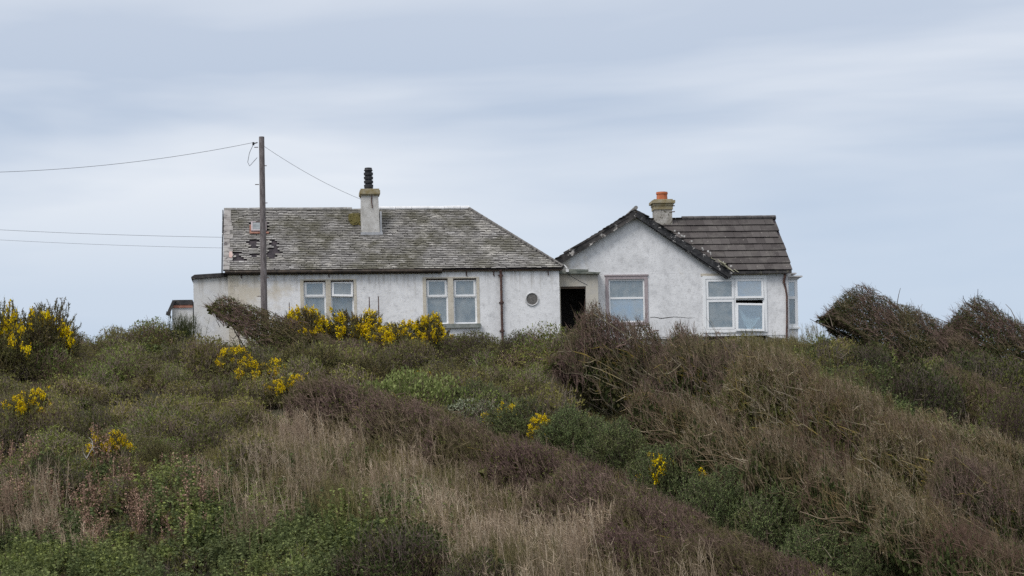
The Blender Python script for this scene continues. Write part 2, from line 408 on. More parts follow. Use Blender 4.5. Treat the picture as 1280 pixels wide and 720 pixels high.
# left gable triangle, and inner partitions
g = [(.002, .05, he-.01), (.002, 2*DH-.05, he-.01), (.002, DH, hr-.05), (.28, .05, he-.01), (.28, 2*DH-.05, he-.01), (.28, DH, hr-.05)]
mb.poly([g[0], g[2], g[1]]); mb.poly([g[3], g[4], g[5]]); mb.quad(g[0], g[3], g[5], g[2]); mb.quad(g[1], g[2], g[5], g[4])
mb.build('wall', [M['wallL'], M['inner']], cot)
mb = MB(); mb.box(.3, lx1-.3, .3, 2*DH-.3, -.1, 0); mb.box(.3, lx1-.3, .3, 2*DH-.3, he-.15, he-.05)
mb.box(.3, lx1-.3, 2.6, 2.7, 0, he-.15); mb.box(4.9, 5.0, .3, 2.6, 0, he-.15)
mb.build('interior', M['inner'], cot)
# mullions between each pair of windows, stone margins and sills
for a, b in ((0, 1), (2, 3)):
    mb = MB(); mb.box(wl[a][1]+.002, wl[b][0]-.002, -.012, .0, wl[a][2], wl[a][3])
    mb.box(wl[a][0]-.12, wl[a][0]-.002, -.010, 0, wl[a][2], wl[a][3]+.0)
    mb.box(wl[b][1]+.002, wl[b][1]+.10, -.010, 0, wl[a][2], wl[a][3]+.0)
    mb.box(wl[a][0]-.12, wl[b][1]+.10, -.009, 0, wl[a][3]+.002, wl[a][3]+.05)
    mb.build('window_margin', M['cream'], cot)
M['sill'] = mat_noise('sill_green', (.16, .18, .16), (.28, .29, .28), 5)
for a, b in ((0, 1), (2, 3)):
    mb = MB(); mb.box(wl[a][0]-.1, wl[b][1]+.12, -.11, .02, wl[a][2]-.15, wl[a][2]-.002); mb.build('window_sill', M['sill'], cot)
spl = FL.on(395, 371)[1]; spl2 = FL.on(565, 371)[1]
two_light_window(cot, wl[0], .1, spl); two_light_window(cot, wl[1], .1, spl, .12, -.03, curt=(.6, 0))
two_light_window(cot, wl[2], .1, spl2); two_light_window(cot, wl[3], .1, spl2, curt=(.97, .3))
for i, w_ in enumerate(wl):
    mb = MB(); mb.box(w_[0], w_[1], .055, .17, w_[3]-.05, w_[3]-.003); mb.build('lintel', M['darkwood'], cot)
# quoins at the left corner
mb = MB(); z = -.2; k = 0
while z < he-.1:
    h_ = .27; mb.box(-.006, .34 if k % 2 else .2, -.008, 0, z, min(z+h_-.01, he-.05)); z += h_; k += 1
mb.build('quoin', M['cream'], cot)

# roof planes
ov = .14
v_f = np.array([0, DH+ov, hr-(he-.02)]); vlen = np.linalg.norm(v_f); v_f /= vlen
n_f = np.cross(np.array([1., 0, 0]), v_f)
o_f = np.array([-.16, -ov, he-.02])
hip_run = lx1+ov-xr
def in_front(u_, v_):
    x = u_-.16; t = v_/vlen
    if x < -.2 or t > 1: return False
    return x < lx1+ov-hip_run*t
hl = [FL.plane(px, py, o_f, n_f) for px, py in
      ((296, 318), (298, 322), (302, 324), (294, 325), (316, 303), (318, 308), (342, 303), (344, 308), (342, 313), (346, 316), (338, 318), (340, 322), (318, 320))]
hl = [((p-o_f) @ np.array([1., 0, 0]), (p-o_f) @ v_f) for p in hl]
sky_ = FL.plane(323.5, 286, o_f, n_f); sk = ((sky_-o_f)[0], (sky_-o_f) @ v_f)
def in_slate(u_, v_):
    if not in_front(u_, v_): return False
    for a, b in hl:
        if abs(u_-a) < .135 and abs(v_-b) < .145: return False
    if abs(u_-sk[0]) < .32 and abs(v_-sk[1]) < .40: return False
    return True
mb = MB(); r_ = np.random.default_rng(3)
slates(mb, o_f, np.array([1., 0, 0]), v_f, n_f, lx1+.4, vlen, 0.18, .128, in_slate, .040, .016, r_, lim=lambda b_: (.0, lx1+ov+.16-hip_run*b_/vlen))
# hip end and back slope as slates too (coarser)
v_h = np.array([-hip_run, 0, hr-(he-.02)]); vh_len = np.linalg.norm(v_h); v_h /= vh_len
u_h = np.array([0, 1., 0]); n_h = np.cross(u_h, v_h); 
def in_hip(u_, v_):
    t = v_/vh_len; half = (DH+ov)*(1-t); return abs(u_-(DH+ov)) < half and t < 1
slates(mb, (lx1+ov, -ov, he-.02), u_h, v_h, n_h, 2*DH+.4, vh_len, .3, .155, in_hip, .04, .016, r_)
v_b = np.array([0, -(DH+ov), hr-(he-.02)]); v_b /= np.linalg.norm(v_b)
n_b = np.cross(v_b, np.array([1., 0, 0]))
slates(mb, (-.16, 2*DH+ov, he-.02), np.array([1., 0, 0]), v_b, n_b, lx1+.4, vlen, .4, .31, in_front, .04, .016, r_, lim=lambda b_: (.0, lx1+ov+.16-hip_run*b_/vlen))
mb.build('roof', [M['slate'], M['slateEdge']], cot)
mb = MB()
A = lambda x, y, z: (x, y, z-.015)
mb.quad(A(-.16, -ov, he-.02), A(lx1+ov, -ov, he-.02), A(xr, DH, hr), A(-.16, DH, hr))
mb.quad(A(lx1+ov, 2*DH+ov, he-.02), A(-.16, 2*DH+ov, he-.02), A(-.16, DH, hr), A(xr, DH, hr))
mb.poly([A(lx1+ov, -ov, he-.02), A(lx1+ov, 2*DH+ov, he-.02), A(xr, DH, hr)])
mb.build('roof_underlay', M['underlay'], cot)
# pale cement patch on the skew at the left verge
mb = MB()
for k in range(14):
    t0, t1 = k/14, (k+1)/14; w_ = r_.uniform(.2, .34)
    a = o_f+v_f*vlen*t0+n_f*.05; b = o_f+v_f*vlen*(t1-.006)+n_f*(.05+r_.uniform(-.006, .012)); e = np.array([1., 0, 0])
    for P in (1,):
        c0, c1, c2, c3 = a, a+e*w_, b+e*w_, b
        n0 = len(mb.v); mb.v += [tuple(x) for x in (c0, c1, c2, c3)]+[tuple(x-n_f*.05) for x in (c0, c1, c2, c3)]
        for f in ((0, 1, 2, 3), (0, 4, 5, 1), (1, 5, 6, 2), (2, 6, 7, 3), (3, 7, 4, 0)): mb.f.append(tuple(n0+t for t in f)); mb.m.append(0)
mb.build('verge_skew', mat_noise('skew_cement', (.20, .185, .175), (.33, .315, .30), 3, (.10, .09, .09), 5, (.55, .62)), cot)
pk = FL.plane(288, 320, o_f, n_f)+n_f*.075; e = np.array([1., 0, 0])
mb = MB(); mb.poly([pk-e*.05-v_f*.2, pk+e*.04-v_f*.26, pk+e*.09-v_f*.08, pk+e*.06+v_f*.18, pk-e*.04+v_f*.2])
mb.build('pink_patch', mat_noise('pink_plaster', (.42, .24, .21), (.44, .36, .33), 5), cot)
# barge board at left verge (dark)
mb = MB()
for sgn, yy in ((0, -ov), (1, 2*DH+ov)): mb.beam((-.20, yy, he-.12), (-.20, DH, hr-.10), .035, .26)
mb.build('bargeboard', M['barge'], cot)
# ridge: grey on the left, white cement flaunching right of the stack, hip tiles
xw = FL.on(440, 262, DH)[0]
mb = MB(); x = -.16
while x < xw: mb.tube([(x, DH, hr+.012), (min(x+.44, xw), DH, hr+.012+r_.uniform(-.012, .012))], .075, 8); x += .45
mb.build('ridge_cap', M['ridgeG'], cot)
mb = MB(); x = FL.on(474, 262, DH)[0]
while x < xr+.02: mb.tube([(x, DH, hr+.03), (min(x+.59, xr+.05), DH, hr+.03+r_.uniform(-.01, .01))], .085, 8); x += .6
mb.build('ridge_cap', M['ridgeW'], cot, 'white cemented ridge')
mb = MB()
for yy in (-ov, 2*DH+ov):
    a = np.array([xr, DH, hr+.03]); b = np.array([lx1+ov, yy, he+.01]); nn = 19
    for k in range(nn):
        p, q = a+(b-a)*(k/nn), a+(b-a)*((k+.93)/nn); mb.tube([p+np.array([0, 0, .012]), q], [.06, .075], 6)
mb.build('hip_cap', mat_noise('hip_tiles', (.09, .085, .08), (.17, .16, .15), 7, (.3, .29, .27), 10, (.6, .7)), cot)
# gutter, brackets, downpipe
xg1 = FL.on(552, 336)[0]
mb = MB(); mb.tube([(-.1, -ov-.02, he-.075), (xg1, -ov-.02, he-.075)], .055, 8); mb.box(-.05, xg1, -ov+.04, -.003, he-.16, he-.05)
mb.build('gutter', M['gutter'], cot)
mb = MB(); mb.box(xg1+.02, lx1+.1, -ov+.05, -.004, he-.10, he-.045)
mb.build('soffit_board', M['darkwood'], cot)
for px in (301.5, 411, 583, 617, 685):
    x = FL.on(px, 342)[0]; b = MB(); b.tube([(x, -.1, he-.09), (x, -.03, he-.13), (x+.01, -.02, he-.27)], .018, 6); b.build('gutter_bracket', M['rust'], cot)
xp = FL.on(626.5, 370)[0]
mb = MB(); mb.tube([(xp-.02, -.13, he-.08), (xp, -.075, he-.22), (xp, -.075, 1.0), (xp+.02, -.075, -.3)], .043, 8)
for z in (he-.26, 1.55, .55): mb.tube([(xp, -.075, z-.05), (xp, -.075, z+.05)], .058, 8); mb.box(xp-.09, xp+.09, -.03, -.002, z-.02, z+.02)
mb.build('downpipe', M['rust'], cot)
# round vent
cx, cz = FL.on(665, 374); mb = MB(); rr = FL.on(673.5, 374)[0]-cx
pts = [(cx+rr*.92*math.cos(t), -.0, cz+rr*.92*math.sin(t)) for t in np.linspace(0, 2*math.pi, 33)]
mb.tube([(p[0], -.018, p[2]) for p in pts], .024, 8, cap=False)
rv = mb.build('round_window', mat_noise('vent_ring', (.5, .5, .5), (.62, .62, .63), 6), cot)
mb = MB(); mb.poly([(cx+rr*.9*math.cos(t), -.006, cz+rr*.9*math.sin(t)) for t in np.linspace(0, 2*math.pi, 33)[:-1]])
for k in range(-4, 5):
    x = cx+k*rr*.2; h_ = math.sqrt(max(0, (rr*.88)**2-(k*rr*.2)**2)); mb.box(x-.008, x+.008, -.016, -.007, cz-h_, cz+h_)
mb.build('grille', M['vent'], rv)
# rooflight
u_, v_ = sk; e = np.array([1., 0, 0]); c0 = o_f+e*u_+v_f*v_+n_f*.03
mb = MB()
def sl(a, b, h): return c0+e*a+v_f*b+n_f*h
for a0, a1, b0, b1 in ((-.27, -.22, -.34, .34), (.22, .27, -.34, .34), (-.22, .22, .29, .34), (-.22, .22, -.34, -.27)):
    n0 = len(mb.v); mb.v += [tuple(sl(*p)) for p in ((a0, b0, 0), (a1, b0, 0), (a1, b1, 0), (a0, b1, 0), (a0, b0, .09), (a1, b0, .09), (a1, b1, .09), (a0, b1, .09))]
    for f in ((4, 5, 6, 7), (0, 1, 5, 4), (1, 2, 6, 5), (2, 3, 7, 6), (3, 0, 4, 7)): mb.f.append(tuple(n0+t for t in f)); mb.m.append(0)
rl = mb.build('rooflight', M['oldwood'], cot)
mb = MB(); mb.quad(sl(-.22, -.27, .07), sl(.22, -.27, .07), sl(.22, .29, .07), sl(-.22, .29, .07)); mb.build('pane', M['glassR'], rl)
mb = MB(); mb.quad(sl(-.33, -.46, .035), sl(.36, -.46, .035), sl(.36, -.34, .04), sl(-.33, -.34, .04)); mb.quad(sl(-.33, -.34, .03), sl(-.27, -.34, .03), sl(-.27, .2, .03), sl(-.33, .2, .03))
mb.build('flashing', mat_noise('rusty_flashing', (.16, .07, .05), (.28, .15, .11), 8), rl)
# chimney
cb = FL.plane(464, 294, o_f, n_f); cw = .62
cxc = FL.on(462.5, 250, cb[1])[0]
ztop = FL.on(462, 242.5, cb[1])[1]
mb = MB(); hw = cw/2
x0, x1, y0, y1 = cxc-hw, cxc+hw, cb[1], cb[1]+.75
zb = cb[2]-.4
mb.v += [(x0-.02, y0-.01, zb), (x1+.03, y0-.01, zb), (x1+.03, y1, zb), (x0-.02, y1, zb), (x0+.01, y0+.02, ztop), (x1-.01, y0+.02, ztop), (x1-.01, y1, ztop), (x0+.01, y1, ztop)]
for f in ((0, 1, 5, 4), (1, 2, 6, 5), (2, 3, 7, 6), (3, 0, 4, 7)): mb.f.append(f); mb.m.append(0)
ch = mb.build('chimney', M['chimney'], cot)
mb = MB(); mb.box(x0-.05, x1+.06, y0-.06, y1+.06, ztop, ztop+.13); mb.box(x0-.02, x1+.03, y0-.03, y1+.03, ztop+.13, ztop+.19); mb.box(x0-.02, x1+.02, y0-.02, y1+.02, ztop-.05, ztop)
mb.build('cope', M['cope'], ch)
zp = ztop+.19; mb = MB(); prof = [(0, .15), (.05, .15)]
for k in range(4): prof += [(.10+k*.145, .165), (.19+k*.145, .17), (.195+k*.145, .125), (.235+k*.145, .125)]
prof += [(.70, .165), (.74, .14), (.80, .13)]
pr = [p[0] for p in prof]; mb.tube([(cxc-.02, y0+.35, zp+a) for a, b in prof], [b for a, b in prof], 12)
mb.build('chimney_pot', M['pot'], ch)
mb = MB(); mb.box(x0-.05, x1+.12, y0-.05, y0-.012, cb[2]-.15, cb[2]+.10); mb.box(x1+.035, x1+.10, y0, y1, cb[2]-.1, cb[2]+.85)
mb.build('flashing', M['lead'], ch)
mb = MB(); mb.tube([(cxc+.07, y0-.005, ztop), (cxc+.05, y0-.004, ztop-.25), (cxc+.08, y0-.006, ztop-.5)], .02, 5); mb.build('rust_streak', M['rust'], ch)
# moss patch left of the stack
mb = MB(); pm = FL.plane(444, 276, o_f, n_f)
for k in range(240):
    a, b = float(np.clip(r_.normal(0, .11), -.2, .2)), float(np.clip(r_.normal(0, .22), -.4, .4)); p = pm+e*a+v_f*b+n_f*r_.uniform(.035, .075); s_ = r_.uniform(.03, .07)
    mb.poly([p+e*s_*math.cos(t)+v_f*s_*math.sin(t)+n_f*(.02 if int(t*3) % 2 else 0) for t in np.linspace(0, 5.3, 6)])
mb.build('moss', M['moss'], cot)

# side extensions of the cottage
def lean(px0, px1, pyt0, pyt1, y, dep, zb, parent, name, matw, band, label=None):
    a, za = FL.on(px0, pyt0, y); b, z2 = FL.on(px1, pyt1, y)
    mb = MB(); p = [(a, y, zb), (b, y, zb), (b, y, z2), (a, y, za)]; q = [(x, y+dep, z) for x, _, z in p]
    mb.poly(p); mb.poly(q[::-1]); mb.quad(p[0], p[3], q[3], q[0]); mb.quad(p[1], q[1], q[2], p[2]); mb.quad(p[3], p[2], q[2], q[3])
    ex = mb.build(name, matw, parent, label)
    return ex, a, b, za, z2
exa, a, b, za, zb_ = lean(241.5, 287, 349, 345.5, .35, 3.6, -.8, cot, 'side_extension', M['wallA'], .18)
mb = MB(); mb.prism([(a-.06, za), (b-.01, zb_), (b-.01, zb_+.13), (a+.05, za+.15), (a-.07, za+.07)], .35-.09, .35+3.7); mb.build('roof_edge', M['felt'], exa)
exb, a2, b2, za2, zb2 = lean(215, 241, 383, 382, .8, 2.6, -.8, cot, 'low_extension', M['wallA'], .18)
mb = MB(); mb.prism([(a2+.0, za2+.05), (b2-.005, zb2+.03), (b2-.005, zb2+.20), (a2+.08, za2+.22)], .8-.07, .8+2.6); mb.build('roof_edge', M['felt'], exb)
mb = MB(); mb.box(a2+.03, b2-.01, .8-.05, .8-.003, za2-.05, za2+.045); mb.build('fascia', M['brick'], exb)
mb = MB(); mb.beam((a2+.08, .72, za2+.2), (a2-.16, .70, za2-.32), .1, .10, (1, 0, .3)); mb.beam((a2-.2, .70, za2-.24), (a2-.05, .70, za2-.27), .1, .12); mb.beam((a2-.11, .72, za2-.1), (a2-.05, .7, za2-.42), .06, .04, (1, 0, 0))
mb.build('broken_gutter', M['felt'], exb)
mb = MB(); mb.box(b2-.16, b2-.02, .8-.006, .8-.002, FL.on(238, 411, .8)[1], FL.on(238, 403, .8)[1]); mb.build('air_brick', M['vent'], exb)

# ================================================================== RIGHT COTTAGE
ZR = 4.05
Pr = at(700.5, 420, 70.6)
FR = Frame((Pr[0], Pr[1], ZR), R(4.5))
W = FR.on(985.5, 380)[0]
her = (FR.on(915, 341)[1]+FR.on(980, 340)[1])/2
DR = 2.5
hrr = FR.on(910, 274, DR)[1]
ap = FR.on(795, 266); gl_ = FR.on(700.5, 330); gr_ = FR.on(907, 341)
gab = empty('gabled_cottage', FR.O, FR.rz, 'gabled grey white cottage with black bargeboards and dark tiled roof', 'house', 'derelict cottages on the hill')
w1 = FR.rect(757, 345, 810, 407); w2 = FR.rect(880, 346, 957.5, 414.5)
zpl = FR.on(940, 419.5)[1]
dl0 = FR.rect(700.5, 358, 733, 430, -.42)
mb = MB()
mb.wall(0, W, zpl, her, [w1, w2, (.02, dl0[1]+.05, zpl+.001, dl0[3]+.1)], 0, .3)
mb.prism([(0, her+.002), (gr_[0]-.02, her+.002), (ap[0], ap[1]), (0, max(her+.01, gl_[1]))], 0, .28)
mb.box(.003, .3, 1.75, 5.0, -.6, her-.01); mb.box(W-.3, W-.003, .303, 5.0, -.6, her-.01); mb.box(.3, W-.3, 4.7, 4.997, -.6, her-.01)
# right gable triangle
mb.poly([(W-.003, .02, her-.01), (W-.003, 2*DR-.02, her-.01), (W-.003, DR, hrr-.06)])
mb.build('wall', [M['wallR'], M['inner']], gab)
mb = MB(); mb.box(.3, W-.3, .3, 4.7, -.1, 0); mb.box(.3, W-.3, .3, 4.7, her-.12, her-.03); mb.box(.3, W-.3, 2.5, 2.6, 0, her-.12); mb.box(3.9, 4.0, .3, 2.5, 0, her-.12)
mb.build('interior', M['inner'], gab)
# footing of rubble stone and the hollow washed out beneath the big window
mb = MB(); r2 = np.random.default_rng(9)
mb.box(dl0[1]+.1, w2[0]+.1, .05, .4, -.9, zpl-.004); mb.box(w2[1]-.02, W-.02, .05, .4, -.9, zpl-.004)
for k in range(70):
    x = r2.uniform(w2[0]+.9, W-.05); z = r2.uniform(-.5, zpl-.09); s_ = r2.uniform(.07, .16)
    if z+s_*.6 > zpl: continue
    mb.box(x-s_, x+s_, -.0-r2.uniform(0, .05), .1, z-s_*.55, z+s_*.55, fn=lambda q: (q[0]+r2.normal(0, .018), q[1]+r2.normal(0, .012), q[2]+r2.normal(0, .014)))
mb.build('stone_footing', M['stone'], gab)
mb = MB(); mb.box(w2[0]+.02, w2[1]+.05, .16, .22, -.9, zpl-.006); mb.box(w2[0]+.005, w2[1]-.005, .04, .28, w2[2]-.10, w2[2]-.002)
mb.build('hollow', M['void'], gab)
# ragged lower edge of render, one torn strip on each side of the big window
for xa_, xb_ in ((1.7, w2[0]-.12), (w2[1]+.03, W-.02)):
    mb = MB(); xs_ = np.linspace(xa_, xb_, 26); ds_ = np.abs(np.cumsum(r2.normal(0, .03, 26)))*.6+r2.uniform(0, .03, 26)
    for i in range(25): mb.quad((xs_[i], .012, zpl-.002), (xs_[i], .012, zpl-ds_[i]-.01), (xs_[i+1], .012, zpl-ds_[i+1]-.01), (xs_[i+1], .012, zpl-.002)); mb.quad((xs_[i], .05, zpl-ds_[i]-.01), (xs_[i], .012, zpl-ds_[i]-.01), (xs_[i+1], .012, zpl-ds_[i+1]-.01), (xs_[i+1], .05, zpl-ds_[i+1]-.01))
    mb.build('torn_render', M['wallR'], gab)
# crack
mb = MB(); pc = [(812, 397), (818, 396.2), (826, 397.8), (834, 397), (842, 396), (850, 396.4), (860, 397.4), (869, 397.2)]
q = [FR.on(*p) for p in pc]; th = [.006, .013, .018, .017, .013, .009, .007, .002]
for i in range(len(q)-1):
    mb.quad((q[i][0], -.004, q[i][1]-th[i]), (q[i+1][0], -.004, q[i+1][1]-th[i+1]), (q[i+1][0], -.004, q[i+1][1]+th[i+1]*.5), (q[i][0], -.004, q[i][1]+th[i]*.5))
mb.build('crack', M['void'], gab)
# window in old timber casing
x0, x1, z0, z1 = w1; cas = .115
mb = MB(); sash_bars(mb, x0, x1, z0, z1, -.03, .12, cas); mb.box(x0-.03, x1+.03, -.05, .02, z1, z1+.05)
wA = mb.build('window', M['oldwood'], gab, 'window in a bare weathered timber casing')
zs = FR.on(783, 372.5)[1]
mb = MB(); sash_bars(mb, x0+cas+.002, x1-cas-.002, z0+cas+.002, z1-cas-.002, .02, .08, .055); mb.box(x0+cas+.06, x1-cas-.06, .022, .078, zs-.035, zs+.035)
mb.build('sash', M['upvc'], wA)
pane(wA, x0+cas+.05, x1-cas-.05, z0+cas+.05, zs-.036, .05, M['glassB']); pane(wA, x0+cas+.05, x1-cas-.05, zs+.036, z1-cas-.05, .05, M['glass'])
curtain(wA, x0+cas, x1-cas, z0+.05, z1-.1, .2, M['curtain'])
# big four light window, lower right light hanging open
x0, x1, z0, z1 = w2
xm = (FR.on(918.5, 380)[0]); zm = FR.on(918, 374)[1]
mb = MB(); sash_bars(mb, x0-.04, x1+.03, z0-.03, z1+.04, -.035, .02, .11)
sash_bars(mb, x0+.07, x1-.08, z0+.08, z1-.07, .0, .07, .035); mb.box(xm-.04, xm+.04, .0, .07, z0+.05, z1-.05); mb.box(x0+.07, x1-.08, .003, .067, zm-.035, zm+.035)
wB = mb.build('window', M['upvc'], gab, 'big four light white window with its lower right light fallen open')
def light(a, b, c, d, glass, rl=0., tl=0., piv=None):
    s1 = MB(); sash_bars(s1, a, b, c, d, -.03, .03, .075); p1 = MB(); p1.box(a+.075, b-.075, -.003, .003, c+.075, d-.075)
    for m_ in (s1, p1):
        if tl: tilt_about_top(m_, d, 0, tl)
        if rl: roll_about(m_, piv[0], piv[1], rl)
    s1.build('sash', M['upvc'], wB); p1.build('pane', glass, wB)
light(x0+.09, xm-.03, zm+.02, z1-.09, M['glass']); light(xm+.03, x1-.09, zm+.02, z1-.09, M['glassB'], tl=.06)
light(x0+.09, xm-.03, z0+.09, zm-.02, M['glass']); light(xm+.015, x1-.10, z0+.02, zm-.14, M['glassC'], rl=-.03, tl=.07, piv=(xm, z0))
curtain(wB, x0+.1, xm-.05, z0+.1, z1-.1, .16, M['curtain'])
curtain(wB, xm+.05, x1-.1, z0+.1, zm-.15, .22, mat_noise('grey_net', (.36, .42, .47), (.46, .52, .57), 2.5))
# the white sheet sagging inside the open light
mb = MB(); n = 16
for i in range(n):
    for j in range(5):
        def P(s_, t_):
            x = xm+.13+(x1-xm-.36)*s_; sag = 4*s_*(1-s_)
            zt = zm-.2-1.05*(s_**.75)*(1-.35*s_)+.42*max(0, s_-.45); zl = zt-.10-.30*math.sin(math.pi*min(1, s_*1.1))
            return (x, .04+.012*math.sin(9*s_+3*t_), zt+(zl-zt)*t_)
        mb.quad(P(i/n, j/5), P((i+1)/n, j/5), P((i+1)/n, (j+1)/5), P(i/n, (j+1)/5))
mb.build('hanging_sheet', M['drape'], wB, smooth=True)
mb = MB(); mb.box(x0-.10, x1+.09, -.018, 0, z1+.042, z1+.13); mb.build('lintel_render', M['cream'], gab)

# roofs: wing (gable to camera) and tiled main roof
def pt(px, py, y): a_, b_ = FR.on(px, py, y); return np.array([a_, y, b_])
oh = -.20
A0 = pt(795, 259.5, oh); BL = pt(689, 325.5, oh); BR = pt(914, 338, oh)
back = 2.7
def thick_slab(mb, p, q, y1, up, th):
    """roof plane from edge p-q at its own y to y1; up offset"""
    d = np.array([0, y1-p[1], 0])
    a, b, c, dd = p+up, q+up, q+d+up, p+d+up
    lo = -np.array([0, 0, th])
    n0 = len(mb.v); mb.v += [tuple(x) for x in (a, b, c, dd, a+lo, b+lo, c+lo, dd+lo)]
    for f in ((0, 1, 2, 3), (7, 6, 5, 4), (0, 4, 5, 1), (1, 5, 6, 2), (2, 6, 7, 3), (3, 7, 4, 0)): mb.f.append(tuple(n0+t for t in f)); mb.m.append(0)
mb = MB(); z3 = np.array([0, 0, 1.])
thick_slab(mb, A0, BL, 2.9, -z3*.10, .06); thick_slab(mb, A0, BR, 2.2, -z3*.10, .06)
mb.build('wing_roof_deck', M['darkwood'], gab)
mb = MB()
for E, sg in ((BL, 1), (BR, -1)):
    vv = A0-E; vl = np.linalg.norm(vv); vv = vv/vl; u_ = np.array([0, 1., 0]); nn = np.cross(u_, vv) if sg < 0 else np.cross(vv, u_)
    if nn[2] < 0: nn = -nn
    slates(mb, E-nn*.06+np.array([0, -.03, 0]), u_, vv, nn, 2.5, vl, .27, .17, lambda a_, b_: 0 <= a_ < 2.4 and b_ < vl, .05, .02, r2, .02, .05)
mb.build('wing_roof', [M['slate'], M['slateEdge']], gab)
dn = np.array([0, 0, -1.])
mb = MB(); mb.beam(A0+dn*.21+np.array([0, -.02, 0]), BR+dn*.19+np.array([0, -.02, 0]), .04, .22); mb.beam(A0+dn*.30+np.array([0, .06, 0]), BR+dn*.29+np.array([-.12, .06, 0]), .12, .07); mb.build('bargeboard', M['barge'], gab, 'black bargeboard on the right slope')
mb = MB(); mb.beam(A0+dn*.21+np.array([0, -.022, 0]), BL+dn*.19+np.array([0, -.022, 0]), .04, .24); mb.beam(A0+dn*.09+np.array([-.3, -.05, -.24]), BL+dn*.05+np.array([.45, -.05, .3]), .03, .07); mb.build('bargeboard', M['bargeOld'], gab, 'peeling bargeboard on the left slope')
mb = MB(); mb.tube([A0+np.array([0, -.02, .0]), A0+np.array([0, 2.9, .0])], .07, 8); mb.build('wing_ridge', M['ridgeG'], gab)
# main roof
xe0 = gr_[0]-.35; xe1 = W+.14; ovr = .18
zev = FR.on(950, 338.5, -ovr)[1]
v_m = np.array([0, DR+ovr, hrr-zev]); vm = np.linalg.norm(v_m); v_m /= vm; n_m = np.cross(np.array([1., 0, 0]), v_m)
xs0 = 1.9; o_m = np.array([xs0, -ovr, zev])
def wing_right(x, y):   # height of the wing's right slope above x
    return A0[2]+(BR[2]-A0[2])*(x-A0[0])/(BR[0]-A0[0])
def in_main(u_, v_):
    x = xs0+u_; p = o_m+v_m*v_
    if x > xe1 or v_ > vm+.02: return False
    if x < BR[0]-.1 and wing_right(x, 0) > p[2]-.03: return False
    return True
mb = MB(); slates(mb, o_m, np.array([1., 0, 0]), v_m, n_m, xe1-xs0, vm, .33, vm/8.1, in_main, .06, .028, r2, .003, .0, lim=lambda b_: (0, xe1-xs0), fill=.985)
v_n = np.array([0, -(DR+ovr), hrr-zev]); v_n /= np.linalg.norm(v_n); n_n = np.cross(v_n, np.array([1., 0, 0]))
slates(mb, (xs0, 2*DR+ovr, zev), np.array([1., 0, 0]), v_n, n_n, xe1-xs0, vm, .33, vm/8.1, lambda a_, b_: A0[0]+.5 < a_+xs0 < xe1 and b_ < vm-.15, .075, .035, r2, .004, .0, lim=lambda b_: (A0[0]+.4-xs0, xe1-xs0))
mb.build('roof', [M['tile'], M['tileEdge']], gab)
mb = MB(); mb.poly([(BR[0]-.2, -ovr+.01, zev-.03), (xe1-.02, -ovr+.01, zev-.03), (xe1-.02, DR, hrr-.03), (A0[0]+.3, DR, hrr-.03)])
mb.quad((xe1-.02, 2*DR+ovr, zev-.03), (A0[0]+.4, 2*DR+ovr, zev-.03), (A0[0]+.4, DR, hrr-.03), (xe1-.02, DR, hrr-.03)); mb.build('roof_underlay', M['underlay'], gab)
mb = MB(); x = FR.on(852, 272, DR)[0]
while x < xe1-.05: mb.tube([(x, DR, hrr+.045), (min(x+.43, xe1), DR, hrr+.05)], .085, 8); x += .44
mb.build('ridge_cap', mat_noise('dark_ridge', (.075, .07, .072), (.13, .12, .115), 4), gab)
mb = MB(); mb.box(gr_[0]+.05, W+.1, -ovr-.03, -ovr+.07, zev-.10, zev-.005); mb.box(gr_[0]+.05, W+.02, -ovr+.072, -.003, zev-.06, zev-.02); mb.build('gutter', M['felt'], gab)
# broken battens spilling from the foot of the valley, mortar crumbs along it
M['batten'] = mat_noise('mossy_batten', (.30, .29, .19), (.48, .46, .36), 8, (.12, .11, .06), 10); M['mortar'] = mat_noise('mortar', (.4, .39, .37), (.62, .61, .6), 7)
for k in range(16):
    p = np.array([r2.uniform(BR[0]-.6, BR[0]+.2), r2.uniform(-.3, .05), 0])
    p[2] = wing_right(p[0], 0)-.03+r2.uniform(0, .09) if p[0] < BR[0] else BR[2]-.06+r2.uniform(-.08, .06)
    d_ = np.array([.8, r2.normal(0, .3), -.62+r2.normal(0, .25)]); d_ /= np.linalg.norm(d_)
    mb = MB(); mb.beam(p-d_*.13, p+d_*r2.uniform(.06, .2), .03, .022); mb.build('batten', M['batten'], gab)
for k in range(12):
    t = r2.uniform(.35, 1.); p = A0+(BR-A0)*t+np.array([.06, r2.uniform(0, .3), .07+r2.uniform(0, .05)]); s_ = r2.uniform(.012, .035)
    mb = MB(); mb.box(p[0]-s_, p[0]+s_, p[1]-s_, p[1]+s_, p[2]-.02, p[2]+.03, fn=lambda q: (q[0]+r2.normal(0, .012), q[1], q[2]+r2.normal(0, .01))); mb.build('mortar_lump', M['mortar'], gab)
